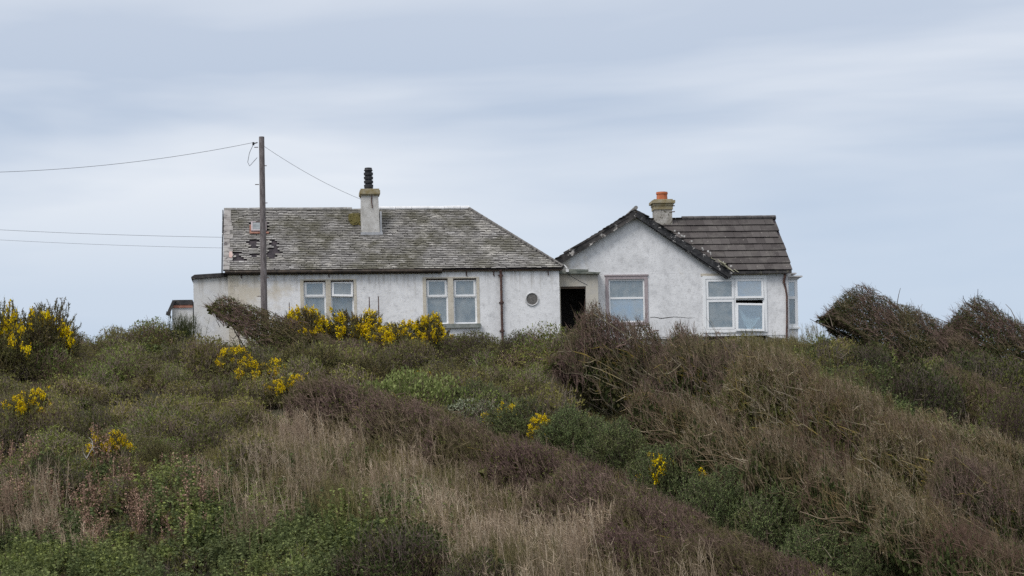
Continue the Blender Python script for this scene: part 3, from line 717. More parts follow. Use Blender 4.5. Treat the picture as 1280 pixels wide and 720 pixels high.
# chimney
yc = DR-.35; c0_ = FR.on(819, 281, yc); c1_ = FR.on(840.5, 281, yc); zt = FR.on(830, 257, yc)[1]
mb = MB(); mb.box(c0_[0], c1_[0], yc, yc+.62, c0_[1]-1.0, zt)
chr_ = mb.build('chimney', mat_noise('stone_stack', (.24, .22, .19), (.46, .44, .41), 4.5, (.11, .10, .075), 9, (.54, .62), bstr=.9, bscale=14), gab)
mb = MB(); mb.box(c0_[0]-.05, c1_[0]+.05, yc-.05, yc+.67, zt, zt+.09); mb.box(c0_[0]-.11, c1_[0]+.11, yc-.11, yc+.73, zt+.09, zt+.19); mb.box(c0_[0]-.03, c1_[0]+.03, yc-.03, yc+.65, zt+.19, zt+.24); mb.box(c0_[0]-.03, c1_[0]+.03, yc-.025, yc+.64, zt-.14, zt-.002)
mb.build('cope', M['cope'], chr_)
xc = FR.on(829, 245, yc)[0]; mb = MB(); pz = zt+.24; mb.tube([(xc, yc+.3, pz), (xc, yc+.3, pz+.22), (xc, yc+.3, pz+.225), (xc, yc+.3, pz+.30)], [.21, .20, .225, .215], 14); mb.build('chimney_pot', M['terra'], chr_)
for dz in (.30, .52):
    m_ = MB(); m_.beam((c1_[0]-.02, yc-.02, zt-dz+.28), (c1_[0]+.10, yc-.02, zt-dz+.29), .03, .035); m_.build('iron_dog', M['rust'], chr_)
m_ = MB(); m_.box(c0_[0]-.28, c0_[0]-.02, yc-.1, yc+.3, zt-.72, zt-.55); m_.build('flashing', M['felt'], chr_)
# downpipe with swan neck
p = [pt(981, 339, -.12), pt(981.2, 346, -.1), pt(979.8, 352, -.06), pt(982.2, 361, -.06), pt(983.6, 371, -.06), pt(983.7, 400, -.06), pt(983.3, 432, -.06)]
mb = MB(); mb.tube(p, [.03, .05, .05, .035, .035, .035, .04], 8); mb.build('downpipe', M['rust'], gab)
# bay on the right side wall
bx = FR.on(998.5, 390, .35)[0]; bt = FR.on(992, 349, .35)[1]
bw = FR.rect(985.5, 351.5, 996.7, 409.5, .35)
mb = MB(); zs_b = FR.on(992, 411, .35)[1]
mb.box(W-.05, bx-.03, .38, 2.6, -.9, zs_b)
mb.box(bx-.1, bx-.03, .45, 2.6, zs_b, bt)
bay = mb.build('bay_window', M['wallR'], gab)
mb = MB(); mb.box(W-.04, bx+.03, .30, 2.65, zs_b, zs_b+.07); sash_bars(mb, W+.0, bx-.025, zs_b+.07, bt, .36, .43, .11); zmid = FR.on(992, 372, .35)[1]; mb.box(W+.05, bx-.13, .362, .428, zmid-.05, zmid+.05)
mb.build('frame', M['upvc'], bay)
pane(bay, W+.10, bx-.13, zs_b+.17, zmid-.05, .39, M['glass']); pane(bay, W+.10, bx-.13, zmid+.05, bt-.10, .39, M['glassB'])
curtain(bay, W+.02, bx-.06, zs_b+.1, bt-.05, .5, M['curtain'], 3)
mb = MB(); mb.box(W-.02, bx+.02, .30, 2.65, bt, bt+.07); mb.box(W-.02, bx+.14, .24, 2.7, bt+.07, bt+.12); mb.box(W+.18, bx-.02, .5, 1.6, bt+.20, bt+.25); mb.box(W+.0, W+.2, .4, 2.4, bt+.12, bt+.3)
mb.build('bay_roof', mat_noise('bay_slab', (.45, .44, .43), (.6, .59, .58), 5, (.2, .19, .17), 9), bay)

# porch between the two cottages: a doorway under a thin slab
yp = -.42
dl = FR.rect(700.5, 358, 733, 430, yp); px1_ = FR.on(748, 380, yp)[0]; zs1 = FR.on(720, 342.5, yp)[1]
mb = MB(); xl = FR.on(699.8, 380, yp)[0]
mb.wall(xl-.0, px1_, -.8, zs1, [(dl[0]+.02, dl[1], -.79, dl[3])], yp, yp+.2, 0, 0)
mb.box(px1_-.2, px1_-.003, yp+.2, -.003, -.8, zs1-.002)
po = mb.build('porch', mat_render('porch_paint', (.52, .49, .43), (.40, .37, .32), (.5, .45, .37), 1.2), gab)
mb = MB(); xe_ = FR.on(751, 340, yp-.1)[0]; mb.prism([(xl-.1, zs1+.01), (xe_-.05, zs1-.015), (xe_+.0, zs1+.04), (xl-.1, zs1+.12)], yp-.14, -.001)
mb.prism([(xl+.3, zs1+.13), (xe_-.42, zs1+.10), (xe_-.42, zs1+.17), (xl+.3, zs1+.2)], yp+.12, -.002)
mb.build('porch_slab', mat_noise('mossy_slab', (.10, .115, .10), (.22, .23, .20), 4, (.05, .05, .045), 8), po)
mb = MB(); mb.box(dl[0]+.022, dl[1]-.002, yp+.03, yp+.14, dl[3]-.07, dl[3]-.002); mb.build('door_frame', M['darkwood'], po)
m_ = MB(); q = pt(709, 336.5, yp-.2); q2 = pt(701, 331, yp-.2); m_.tube([q2, q2*.4+q*.6+np.array([0, 0, .06]), q+np.array([0, 0, .02])], .03, 8); m_.box(q[0]-.05, q[0]+.05, q[1]-.04, q[1]+.04, q[2]-.10, q[2]+.0)
m_.build('porch_lamp', M['plasticW'], po)
m_ = MB(); a_, b_, c_ = pt(710, 343, yp-.01), pt(724, 351, yp-.012), pt(734, 356, yp-.01); m_.tube([a_, b_, c_], .007, 5); m_.build('loose_cable', M['wire'], po)
# passage behind the doorway and shut wall between cottages
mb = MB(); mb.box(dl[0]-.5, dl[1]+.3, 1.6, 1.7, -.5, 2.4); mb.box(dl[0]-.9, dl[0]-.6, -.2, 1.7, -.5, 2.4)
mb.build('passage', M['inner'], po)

# ================================================================== POLE, CABLES, POSTS
def pole_base(px, py, Y):
    P = at(px, py, Y); return np.array([P[0], P[1], float(ground(P[0], P[1]))])
pb = pole_base(330, 400, 65.3); ptop = at(327, 171, 65.3)
pl = empty('utility_pole', pb, 0, 'tall silvered wooden pole standing before the slate roofed cottage', 'utility pole')
Hh = ptop[2]-pb[2]
mb = MB(); mb.tube([(ptop[0]-pb[0])*t*np.array([1, 0, 0])+np.array([0, 0, -.5+(Hh+.5)*t]) for t in (0, .25, .5, .75, 1)], [.118, .112, .104, .096, .09], 12); mb.build('shaft', M['pole'], pl)
for k in range(9):
    z = Hh-.35-k*.62; sx = 1 if k % 2 else -1; m_ = MB(); m_.tube([(sx*.07, -.02, z), (sx*.2, -.03, z)], .014, 6); m_.build('step_bolt', M['rust'], pl)
m_ = MB(); m_.tube([(-.08, -.08, Hh-.2), (-.22, -.09, Hh-.24)], .02, 6); m_.tube([(-.22, -.09, Hh-.19), (-.22, -.09, Hh-.29)], .035, 8); m_.build('insulator', M['pot'], pl)
m_ = MB(); m_.tube([(-.22, -.09, Hh-.26), (-.36, -.09, Hh-.55), (-.42, -.09, Hh-.85), (-.36, -.09, Hh-.98), (-.24, -.09, Hh-.85), (-.10, -.09, Hh-.7)], .009, 5); m_.build('loose_wire', M['wire'], pl)
def cable(name, a, b, sag, rad, label):
    pts = [np.array(a)+(np.array(b)-np.array(a))*t-np.array([0, 0, 4*sag*t*(1-t)]) for t in np.linspace(0, 1, 25)]
    mb = MB(); mb.tube(pts, rad, 5); o = mb.build(name, M['wire']); return tag(o, label, 'cable', 'overhead cables')
ins = pb+np.array([-.22, -.09, Hh-.2])
cable('overhead_cable', ins, at(-40, 216, 61), .22, .007, 'upper cable running out from the top of the pole, above the two near level ones')
cable('overhead_cable', pb+np.array([.1, 0, Hh-.30]), FL.world((x0-.0, 0, 0))*0+FL.world((cxc-hw, cb[1]+.1, ztop-.18)), .12, .006, 'thin cable sloping from the pole to the rendered chimney')
vg = FL.world((-.22, DH-1.4, hr-1.15))
cable('overhead_cable', vg, at(-40, 285.0, 74), .05, .0062, 'upper of two near level cables leaving the slate roof verge')
vg = FL.world((-.22, DH-2.0, hr-1.6))
cable('overhead_cable', vg, at(-40, 297.5, 74), .05, .005, 'lower of two near level cables leaving the slate roof verge')
for px, pyt, pyb, lab in ((361.5, 378, 404, 'short thin iron rod by the gorse under the cottage wall, nearest the pole'),
                     (461.5, 371, 404, 'tall thin iron rod before the cottage wall, shorter of the close pair'),
                     (473, 370.5, 404, 'tall thin iron rod before the cottage wall, taller of the close pair')):
    a = at(px, pyt, 67.2); g_ = float(ground(a[0], a[1]))
    mb = MB(); mb.tube([(0, 0, -.3), (0, 0, a[2]-g_-.55), (.0, 0, a[2]-g_)], [.024, .02, .016] if px > 400 else [.016, .015, .013], 6); o = mb.build('iron_rod', M['rust']); o.location = (a[0], a[1], g_)
    tag(o, lab, 'rod', 'iron rods by the cottage')
mb = MB(); a = at(187, 413, 67.5); b = at(216, 412, 67.5); g_ = a[2]-1.0
mb.box(a[0], b[0], 67.5, 67.85, g_, a[2]-.09); mb.box(a[0]-.05, b[0]+.05, 67.45, 67.9, a[2]-.09, a[2]); o = mb.build('stone_wall', M['stone']); tag(o, 'stub of low grey garden wall beside the leafy broom', 'wall')
for px, pyt, lab in ((1018, 428, 'pale thin stake nearest the bay window'), (1038, 432, 'pale thin stake in the middle of three'), (1058, 436, 'pale thin stake nearest the leaning hawthorn')):
    a = at(px, pyt, 65.5); g_ = float(ground(a[0], a[1])); mb = MB(); mb.tube([(0, 0, -.3), (.01, 0, a[2]-g_)], [.028, .022], 6); o = mb.build('fence_stake', mat_noise('pale_stake', (.36, .33, .26), (.48, .45, .38), 6) if 'pale_stake' not in bpy.data.materials else bpy.data.materials['pale_stake']); o.location = (a[0], a[1], g_)
    tag(o, lab, 'stake', 'stakes by the hawthorn')

# ================================================================== GROUND SHEET AND SKY
def axis(fine0, fine1, st, far): 
    c = np.geomspace(1, far, 14); return np.concatenate([fine0-c[::-1], np.arange(fine0, fine1+st/2, st), fine1+c])
gx = axis(-32, 32, .5, 4000); gy = np.concatenate([np.linspace(-300, -5, 8), np.arange(-2, 28, 2), np.arange(28, 82, .5), np.geomspace(83, 4000, 16)])
XX, YY = np.meshgrid(gx, gy, indexing='ij'); ZZ = ground(XX, YY)
me = bpy.data.meshes.new('ground'); nx, ny = XX.shape
idx = np.arange(nx*ny).reshape(nx, ny)
q = np.stack([idx[:-1, :-1], idx[1:, :-1], idx[1:, 1:], idx[:-1, 1:]], -1).reshape(-1, 4)
me.from_pydata(np.stack([XX, YY, ZZ], -1).reshape(-1, 3).tolist(), [], q.tolist()); me.polygons.foreach_set('use_smooth', [True]*len(me.polygons))
me.materials.append(mat_noise('hill_soil', (.030, .030, .018), (.055, .055, .030), 1.2, (.06, .05, .035), 5, rough=1, bstr=.8, bscale=6))
tag_o = bpy.data.objects.new('ground', me); COL.objects.link(tag_o); tag(tag_o, 'rough hillside under the scrub', None, None, 'structure')

# ================================================================== VEGETATION
V3 = lambda *a: np.array(a, float)
def unit(a): return a/(np.linalg.norm(a, axis=-1, keepdims=True)+1e-9)
class Geo:
    def __init__(s): s.V = []; s.Q = []; s.Mi = []; s.n = 0
    def add(s, verts, quads, mi=0):
        verts = verts.reshape(-1, 3); s.V.append(verts); s.Q.append(quads+s.n); s.Mi.append(np.full(len(quads), mi)); s.n += len(verts)
    def prism(s, P0, P1, r0, r1, r, mi=0):
        n = len(P0)
        if not n: return
        d = unit(P1-P0); a = unit(np.cross(d, r.normal(size=(n, 3)))); b = np.cross(d, a)
        r0 = np.broadcast_to(r0, (n,))[:, None]; r1 = np.broadcast_to(r1, (n,))[:, None]; vs = []
        for P, q in ((P0, r0), (P1, r1)):
            for k in range(3):
                t = 2*math.pi*k/3; vs.append(P+q*(math.cos(t)*a+math.sin(t)*b))
        vs = np.stack(vs, 1); base = (np.arange(n)*6)[:, None]
        f = np.concatenate([base+np.array([k, (k+1) % 3, 3+(k+1) % 3, 3+k]) for k in range(3)]); s.add(vs, f, mi)
    def ribbon(s, P0, P1, w, r, mi=0):
        n = len(P0)
        if not n: return
        d = unit(P1-P0); a = unit(np.cross(d, r.normal(size=(n, 3))))*np.broadcast_to(w, (n,))[:, None]
        vs = np.stack([P0-a*.5, P0+a*.5, P1+a*.25, P1-a*.25], 1); s.add(vs, (np.arange(n)*4)[:, None]+np.arange(4), mi)
    def leaf(s, C, D, L, Wd, r, mi=0):
        n = len(C)
        if not n: return
        D = unit(D); S = unit(np.cross(D, r.normal(size=(n, 3)))); Nn = np.cross(D, S)
        L = np.broadcast_to(L, (n,))[:, None]; Wd = np.broadcast_to(Wd, (n,))[:, None]
        vs = np.stack([C, C+D*L*.45+S*Wd*.5, C+D*L-Nn*L*.12, C+D*L*.45-S*Wd*.5], 1); s.add(vs, (np.arange(n)*4)[:, None]+np.arange(4), mi)
    def arrays(s): return np.concatenate(s.V).astype(np.float32), np.concatenate(s.Q).astype(np.int32), np.concatenate(s.Mi).astype(np.int32)
def mesh_from(name, V, Q, Mi, mats):
    me = bpy.data.meshes.new(name); me.vertices.add(len(V)); me.vertices.foreach_set('co', V.ravel())
    me.loops.add(Q.size); me.loops.foreach_set('vertex_index', Q.ravel())
    me.polygons.add(len(Q)); me.polygons.foreach_set('loop_start', np.arange(0, Q.size, 4, dtype=np.int32)); 
    try: me.polygons.foreach_set('loop_total', np.full(len(Q), 4, np.int32))
    except Exception: pass
    for m in mats: me.materials.append(m)
    me.polygons.foreach_set('material_index', Mi); me.update(calc_edges=True); return me
def lump(seed):
    r = np.random.default_rng(seed); k = [(r.uniform(1, 3.2), r.uniform(0, 6.3), r.uniform(1, 3.2), r.uniform(0, 6.3)) for _ in range(5)]
    def f(x, y): return sum(np.sin(a*x+b)*np.sin(c*y+d) for a, b, c, d in k)/5
    return f
def knobs(seed, n=20, rad=(.35, .7)):
    r = np.random.default_rng(seed); c = r.normal(size=(n, 3)); c[:, 2] = np.abs(c[:, 2]); c = c/np.linalg.norm(c, axis=1, keepdims=True); q = r.uniform(*rad, n); hh = r.uniform(.55, 1, n)
    return lambda d: np.max(np.clip(1-(np.linalg.norm(d[:, None]-c[None], axis=2)/q)**2, 0, 1)*hh, axis=1)
def cells(seed, L, W, n=34, rad=(.35, .8)):
    r = np.random.default_rng(seed); c = np.stack([r.uniform(-L/2, L/2, n), r.uniform(-W/2, W/2, n)], 1); q = r.uniform(*rad, n); hh = r.uniform(.5, 1, n)
    return lambda x, y: np.max(np.clip(1-(np.hypot(x[:, None]-c[:, 0], y[:, None]-c[:, 1])/q)**2, 0, 1)*hh, axis=1)
def jit(r, n, s): return r.normal(size=(n, 3))*s

G_ = {}
VB = 2.0; SAT = 1.22
def veg(name, stops, k_=None, **k):
    q = VB if k_ is None else k_
    def sat(c):
        m = sum(c)/3; return tuple(min(.9, max(.004, q*(m+(x-m)*SAT))) for x in c)
    stops = [(p, sat(c)) for p, c in stops]
    if 'noise_c' in k: k['noise_c'] = sat(k['noise_c'])
    G_[name] = mat_island(name, stops, **k)
veg('twig_purple', [(0, (.040, .028, .025)), (.5, (.078, .055, .048)), (1, (.135, .100, .084))], noise_c=(.075, .066, .036), nscale=.8, nt_range=(.46, .66), objvar=.12)
veg('twig_tan', [(0, (.042, .033, .021)), (.5, (.086, .067, .045)), (.85, (.135, .110, .080)), (1, (.215, .188, .150))], noise_c=(.075, .056, .024), k_=2.3, nscale=1.1, nt_range=(.52, .72), c_extra=tuple(2*x for x in (.070, .042, .032)), e_scale=.32, e_range=(.48, .6), objvar=.1)
veg('branch_lichen', [(0, (.05, .042, .030)), (.5, (.088, .075, .055)), (1, (.145, .128, .10))], noise_c=(.125, .095, .022), nscale=1.6, nt_range=(.5, .64))
veg('twig_grey', [(0, (.060, .052, .045)), (.5, (.105, .092, .080)), (1, (.175, .155, .135))], tints=[(0, (.55, .5, .5)), (.5, (.85, .8, .78)), (1, (1.35, 1.25, 1.15))], noise_c=(.085, .060, .050), nscale=.5, nt_range=(.45, .65))
veg('leaf_olive', [(0, (.045, .047, .018)), (.5, (.075, .076, .030)), (1, (.115, .110, .050))], trans=.2, tints=[(0, (.5, .55, .5)), (.35, (.8, .8, .8)), (.6, (1, .92, .85)), (.8, (.8, 1.1, .8)), (1, (1.4, 1.3, 1.1))], noise_c=(.095, .085, .035), nscale=.7, objvar=.12)
veg('leaf_dark', [(0, (.026, .034, .014)), (.5, (.042, .052, .020)), (1, (.066, .076, .032))], 1.25, trans=.15, objvar=.15, noise_c=(.07, .055, .03), nscale=1.3)  # dark leaf tone, lowered so inner leaves carry shade in their colour
veg('leaf_nettle', [(0, (.044, .054, .026)), (.5, (.070, .082, .038)), (1, (.118, .135, .062))], trans=.25, tints=[(0, (.5, .55, .55)), (.5, (.9, .9, .9)), (.8, (1.1, 1.05, .9)), (1, (1.5, 1.45, 1.1))], noise_c=(.072, .080, .046), nscale=.8)
veg('leaf_bright', [(0, (.055, .068, .025)), (.5, (.088, .104, .042)), (1, (.15, .165, .078))], trans=.25)
veg('leaf_silver', [(0, (.09, .10, .075)), (.5, (.13, .14, .10)), (1, (.19, .20, .15))], trans=.15)
veg('gorse_green', [(0, (.030, .042, .020)), (.5, (.060, .077, .036)), (1, (.12, .14, .066))], trans=.1, objvar=.16, noise_c=(.078, .082, .036), nscale=1.2, nt_range=(.5, .72))
veg('gorse_olive', [(0, (.035, .036, .016)), (.5, (.062, .060, .026)), (1, (.105, .095, .042))], trans=.1, objvar=.15, noise_c=(.075, .050, .03), nscale=1.4, nt_range=(.52, .7))
veg('gorse_flower', [(0, (.50, .34, .008)), (.5, (.70, .53, .014)), (1, (.80, .68, .07))], 1., trans=.2)
veg('straw', [(0, (.13, .105, .075)), (.5, (.23, .19, .145)), (.85, (.33, .28, .225)), (1, (.48, .43, .36))], 1.6, tints=[(0, (.6, .57, .5)), (.5, (.9, .88, .85)), (1, (1.3, 1.25, 1.2))], noise_c=(.16, .125, .10), nscale=.8, nt_range=(.45, .65))
veg('straw_olive', [(0, (.05, .046, .022)), (.5, (.085, .076, .040)), (1, (.14, .125, .075))], tints=[(0, (.6, .6, .55)), (.5, (.9, .9, .9)), (1, (1.3, 1.2, 1.1))])
veg('dock_brown', [(0, (.055, .036, .028)), (.5, (.115, .076, .058)), (1, (.19, .135, .108))])
veg('bleached', [(0, (.34, .33, .30)), (1, (.44, .42, .39))], 1., bscale=30)
veg('bark_dark', [(0, (.035, .028, .022)), (1, (.075, .062, .05))])

def curve(p0, p1, mid, n):
    t = np.linspace(0, 1, n)[:, None]; return (1-t)**2*p0+2*t*(1-t)*mid+t**2*p1
def add_poly(g, pts, ra, rb, r, mi=0):
    n = len(pts); rr = np.linspace(ra, rb, n)[:, None]; d = unit(np.gradient(pts, axis=0)); ref = unit(r.normal(size=3)); a = unit(np.cross(d, ref)); b = np.cross(d, a)
    vs = np.stack([pts+rr*(math.cos(2*math.pi*k/3)*a+math.sin(2*math.pi*k/3)*b) for k in range(3)], 1)
    i = (np.arange(n-1)*3)[:, None]; g.add(vs, np.concatenate([i+np.array([k, (k+1) % 3, 3+(k+1) % 3, 3+k]) for k in range(3)]), mi)

def windswept(seed, L=4., W=2.2, H=1.7, n_br=26, n_tw=9000, n_leaf=0, head=.16, tail=.22, bare=0., twig_len=(.16, .5), tw_r=.006, leaf_sz=.045, branch_r=.035, up=.95, leafhead=False, spread=1., lean=.32, under=.5, urange=1.6, nose=.42, knob=.3, jt=.3, front=0., core=190, wisp=.22):
    """bush combed by the wind: a raised head to the left (-x), a smooth back sinking to the right. Returns stems, twigs, leaves"""
    r = np.random.default_rng(seed); cl_ = cells(seed+50, L, W, 40 if L < 5 else 60)
    def top(t): 
        a = np.clip(t/head, 0, 1); up_ = nose+(1-nose)*np.sin(a*math.pi/2); dn = 1-(1-tail)*np.clip((t-head)/(1-head), 0, 1)**1.15
        return H*np.where(t < head, up_, dn)
    def wid(t): return W/2*np.clip(np.sin(np.clip(t*.93+.05, 0, 1)*math.pi), .05, 1)**.55
    def low(t): return H*under*np.clip(1-t/(head*urange), 0, 1)**.8
    def shell(n, pw):
        t = r.random(n)**.95; u = r.uniform(-1, 1, n); x = (t-.5)*L; w = wid(t)
        tp = top(t)*(1-.85*np.abs(u)**2.4)*(1-knob+knob*1.25*cl_(x, u*w)); lo = low(t)
        z = lo+np.maximum(tp-lo, .02)*r.random(n)**pw; return np.stack([x, u*w, z], 1), t, u
    st, tw, lf = Geo(), Geo(), Geo(); nodes = []
    for k in range(n_br):
        ts = r.uniform(.3, 1); b = V3((ts-.5)*L, r.uniform(-.5, .5)*wid(np.array(ts)), 0)
        P, t, u = shell(1, .35); e = P[0]; e[1] = e[1] if r.random() > front else -abs(e[1])-.1*W*r.random()
        if r.random() < .8: e[0] = min(e[0], b[0]-r.uniform(.1, .4)*L*spread); 
        tt = np.clip(e[0]/L+.5, 0.0, 1); e[0] = (tt-.5)*L; e[2] = min(e[2], float(top(np.array(tt))))*.97
        mid = (b+e)/2+V3(r.uniform(-.1, .25)*L*.4, r.normal()*.12*W, r.uniform(-.05, .25)*H)
        c = curve(b, e, mid, 9)+jit(r, 9, .011*H)*np.linspace(0, 1, 9)[:, None]
        add_poly(st, c, branch_r*r.uniform(.6, 1.1), branch_r*.3, r); nodes.append(c)
        for j in range(5):
            i = r.integers(3, 9); q0 = c[min(i, 8)]; d = unit(V3(-.75, 0, .6)+r.normal(size=3)*.45); l_ = r.uniform(.2, .5)*H*.6
            c2 = curve(q0, q0+d*l_, q0+d*l_*.5+r.normal(size=3)*.08, 4); c2[:, 2] = np.maximum(c2[:, 2], .02); add_poly(st, c2, branch_r*.38, branch_r*.15, r)
    m_ = 8; n = n_tw//m_
    P, t, u = shell(n, .28)
    if bare:
        keep = r.random(n) > bare*np.where(u < .2, 1.25, .5)*np.clip(1.25-P[:, 2]/(top(t)+1e-3)*(1+.3*(u+1)), 0, 1); P, t = P[keep], t[keep]
    n = len(P); d = unit(np.stack([-.12-lean*(1-t), np.zeros(n), np.full(n, up)], 1)+jit(r, n, jt)); l_ = r.uniform(*twig_len, n)*1.25
    P = P+d*(r.uniform(0, .3, n)*(r.random(n) < wisp)*l_*1.6)[:, None]
    P0 = P-d*l_[:, None]; P0[:, 2] = np.maximum(P0[:, 2], -.03); md = (P0+P)/2+jit(r, n, .025)
    tw.prism(P0, md, tw_r*1.5*r.uniform(.8, 1.3, n), tw_r*1.1, r); tw.prism(md, P, tw_r*1.1, tw_r*.45, r)
    s_ = r.uniform(.1, .95, (n, m_)); B = (P0[:, None]+(P-P0)[:, None]*s_[..., None]).reshape(-1, 3)
    D2 = unit(np.repeat(d, m_, 0)+jit(r, n*m_, jt*1.25)); l2 = np.repeat(l_, m_)*r.uniform(.25, .6, n*m_)
    tw.prism(B, B+D2*l2[:, None], tw_r*.85*r.uniform(.8, 1.3, n*m_), tw_r*.35, r)
    # outsized leaves added inside the bush to block light and read as dark gaps
    P, t, u = shell(int(core*L*W), .6); P = P*V3(1, .72, .74); P[:, 2] += .2*low(t); lf.leaf(P, unit(jit(r, len(P), 1)), .15*r.uniform(.7, 1.3, len(P)), .10, r)
    if n_leaf:
        P, t, u = shell(n_leaf*2, .5 if leafhead else .3)
        if leafhead: k = r.random(len(P)) < np.clip(1.3-t*1.1, .1, 1)*np.where(P[:, 2] < .5*top(t), 1., .75); P = P[k]
        P = P[:n_leaf]; n = len(P); d = unit(V3(-.3, 0, .3)+jit(r, n, .8)); lf.leaf(P, d, leaf_sz*r.uniform(.7, 1.4, n), leaf_sz*.6*r.uniform(.7, 1.3, n), r)
    return st, tw, lf

def gorse(seed, Rx=.8, Ry=.7, H=.9, n_sh=520, flowers=.3, n_cl=9, sz=.042, upb=.3):
    """cushion of spiny shoots; flowers sit in clusters along the shoots near the top"""
    r = np.random.default_rng(seed); kn = knobs(seed+9, 24, (.3, .6)); st, lf, fl = Geo(), Geo(), Geo()
    th = r.uniform(0, 2*math.pi, n_sh); ph = np.arccos(r.uniform(.02, 1, n_sh))
    d0 = np.stack([np.sin(ph)*np.cos(th), np.sin(ph)*np.sin(th), np.cos(ph)], 1)
    rad = (.62+.42*kn(d0)+r.normal(0, .05, n_sh))*np.where(r.random(n_sh) < .35, r.uniform(.55, .9, n_sh), 1)
    S = V3(Rx, Ry, H)*1.1
    tip = d0*rad[:, None]*S; tip[:, 2] += .06*H
    ax = unit(d0*.8+V3(-.1, 0, upb)+jit(r, n_sh, .28)); ln = r.uniform(.14, .32, n_sh)*(.55+.5*H); root = tip-ax*ln[:, None]
    st.prism(root, tip, .008, .004, r)
    for k in range(12):
        e = tip[r.integers(0, n_sh)]; add_poly(st, curve(V3(*r.normal(0, .08, 3)), e*.85, e*.4+r.normal(size=3)*.08, 5), .03, .01, r)
    m = 32; s_ = r.random((n_sh, m)); C = root[:, None]+ax[:, None]*(ln[:, None]*s_)[..., None]
    D = unit(ax[:, None]*.55+r.normal(size=(n_sh, m, 3))*.75); C = C.reshape(-1, 3); D = D.reshape(-1, 3)
    lf.leaf(C, D, sz*r.uniform(.7, 1.4, len(C)), sz*.28, r)
    if flowers > 0 and n_cl > 0:
        cc = tip[r.integers(0, n_sh, 400)]; cc = cc[cc[:, 2] > .42*H][:n_cl*2]; dist = np.min(np.linalg.norm(tip[:, None]-cc[None], axis=2)/(.06+.12*r.random(len(cc)))[None], axis=1)
        k = np.where((dist < 1) & (r.random(n_sh) < flowers*2.2))[0]
        if len(k):
            mm = 16; s2 = r.uniform(.62, 1.04, (len(k), mm)); C = root[k][:, None]+ax[k][:, None]*(ln[k][:, None]*s2)[..., None]+r.normal(size=(len(k), mm, 3))*.022
            C = C.reshape(-1, 3); D = unit(np.repeat(d0[k], mm, 0)+jit(r, len(C), .6)); fl.leaf(C, D, .042*r.uniform(.7, 1.3, len(C)), .034, r)
    return st, lf, fl

def mound(seed, Rx=.8, Ry=.7, H=.7, n_tw=900, n_lf=1200, leaf=.045, tw_r=.005, tl=(.12, .35), lean=-.15, core=True, aspect=.6):
    r = np.random.default_rng(seed); kn = knobs(seed+3); tw, lf = Geo(), Geo()
    def shell(n, pw):
        th = r.uniform(0, 2*math.pi, n); ph = np.arccos(r.uniform(0, 1, n)); d = np.stack([np.sin(ph)*np.cos(th), np.sin(ph)*np.sin(th), np.cos(ph)], 1)
        return d*((.62+.46*kn(d))*(1-(1-r.random(n)**pw)*.8))[:, None]*V3(Rx, Ry, H), d
    P, d = shell(n_tw, .3); ax = unit(d*.5+V3(lean, 0, .7)+jit(r, n_tw, .42)); l_ = r.uniform(*tl, n_tw)[:, None]
    tw.prism(P-ax*l_, P+ax*l_*.25, tw_r, tw_r*.4, r)
    P, d = shell(int(330*Rx*Ry), .6); P = P*.74; lf.leaf(P, unit(jit(r, len(P), 1)), .13*r.uniform(.7, 1.3, len(P)), .09, r)  # bigger inner leaves, added to keep light out of the mound's middle
    if n_lf:
        P, d = shell(n_lf, .2); lf.leaf(P, unit(d*.6+V3(0, 0, .25)+jit(r, n_lf, .7)), leaf*r.uniform(.6, 1.4, n_lf), leaf*aspect*r.uniform(.7, 1.2, n_lf), r)
    return tw, lf

def tree(seed, L=5., W=3., H=2.9, n_tw=22000, n_leaf=32000):
    return windswept(seed, L, W, H, 22, n_tw, n_leaf, head=.24, tail=.3, twig_len=(.15, .45), tw_r=.0055, leaf_sz=.046, branch_r=.05, up=.75, leafhead=True, lean=.75, under=.62, urange=1.5, nose=.66, knob=.1, jt=.34, wisp=.45, core=130)

def nettle(seed, n_st=16, H=.75, spread=.3, leaf=.085):
    r = np.random.default_rng(seed); st, lf = Geo(), Geo()
    for k in range(n_st):
        b = V3(*r.normal(0, spread, 2), 0); h_ = H*r.uniform(.55, 1.1); e = b+V3(r.normal()*.12-.05, r.normal()*.1, h_); c = curve(b, e, (b+e)/2+V3(r.normal()*.05, r.normal()*.05, .05), 5)
        add_poly(st, c, .006, .003, r); m = 22; s_ = r.uniform(.25, 1, m); C = b+(e-b)*s_[:, None]; a = r.uniform(0, 6.3, m)
        D = np.stack([np.cos(a), np.sin(a), r.uniform(-.45, .35, m)], 1); lf.leaf(C, D, leaf*(1.25-.65*s_)*r.uniform(.7, 1.2, m), leaf*.6*(1.2-.6*s_), r)
    return st, lf

def dead_stems(seed, n=40, H=1.1, spread=.35, lean=-.12, feather=10, rad=.006):
    r = np.random.default_rng(seed); st = Geo()
    for k in range(n):
        b = V3(*r.normal(0, spread, 2), 0); h_ = H*r.uniform(.5, 1.15); e = b+V3(lean*h_+r.normal()*.13*h_, r.normal()*.1*h_, h_); c = curve(b, e, (b+e)/2+V3(r.normal()*.06, r.normal()*.06, .08*h_), 5)
        add_poly(st, c, rad*r.uniform(.8, 1.3), rad*.5, r)
        if feather:
            m = feather; s_ = r.uniform(.55, 1., m); C = b+(e-b)*s_[:, None]; d = unit(V3(lean, 0, .9)+jit(r, m, .5)); st.prism(C, C+d*(r.uniform(.08, .22, m)*H)[:, None], rad*.55, rad*.25, r)
    return (st,)

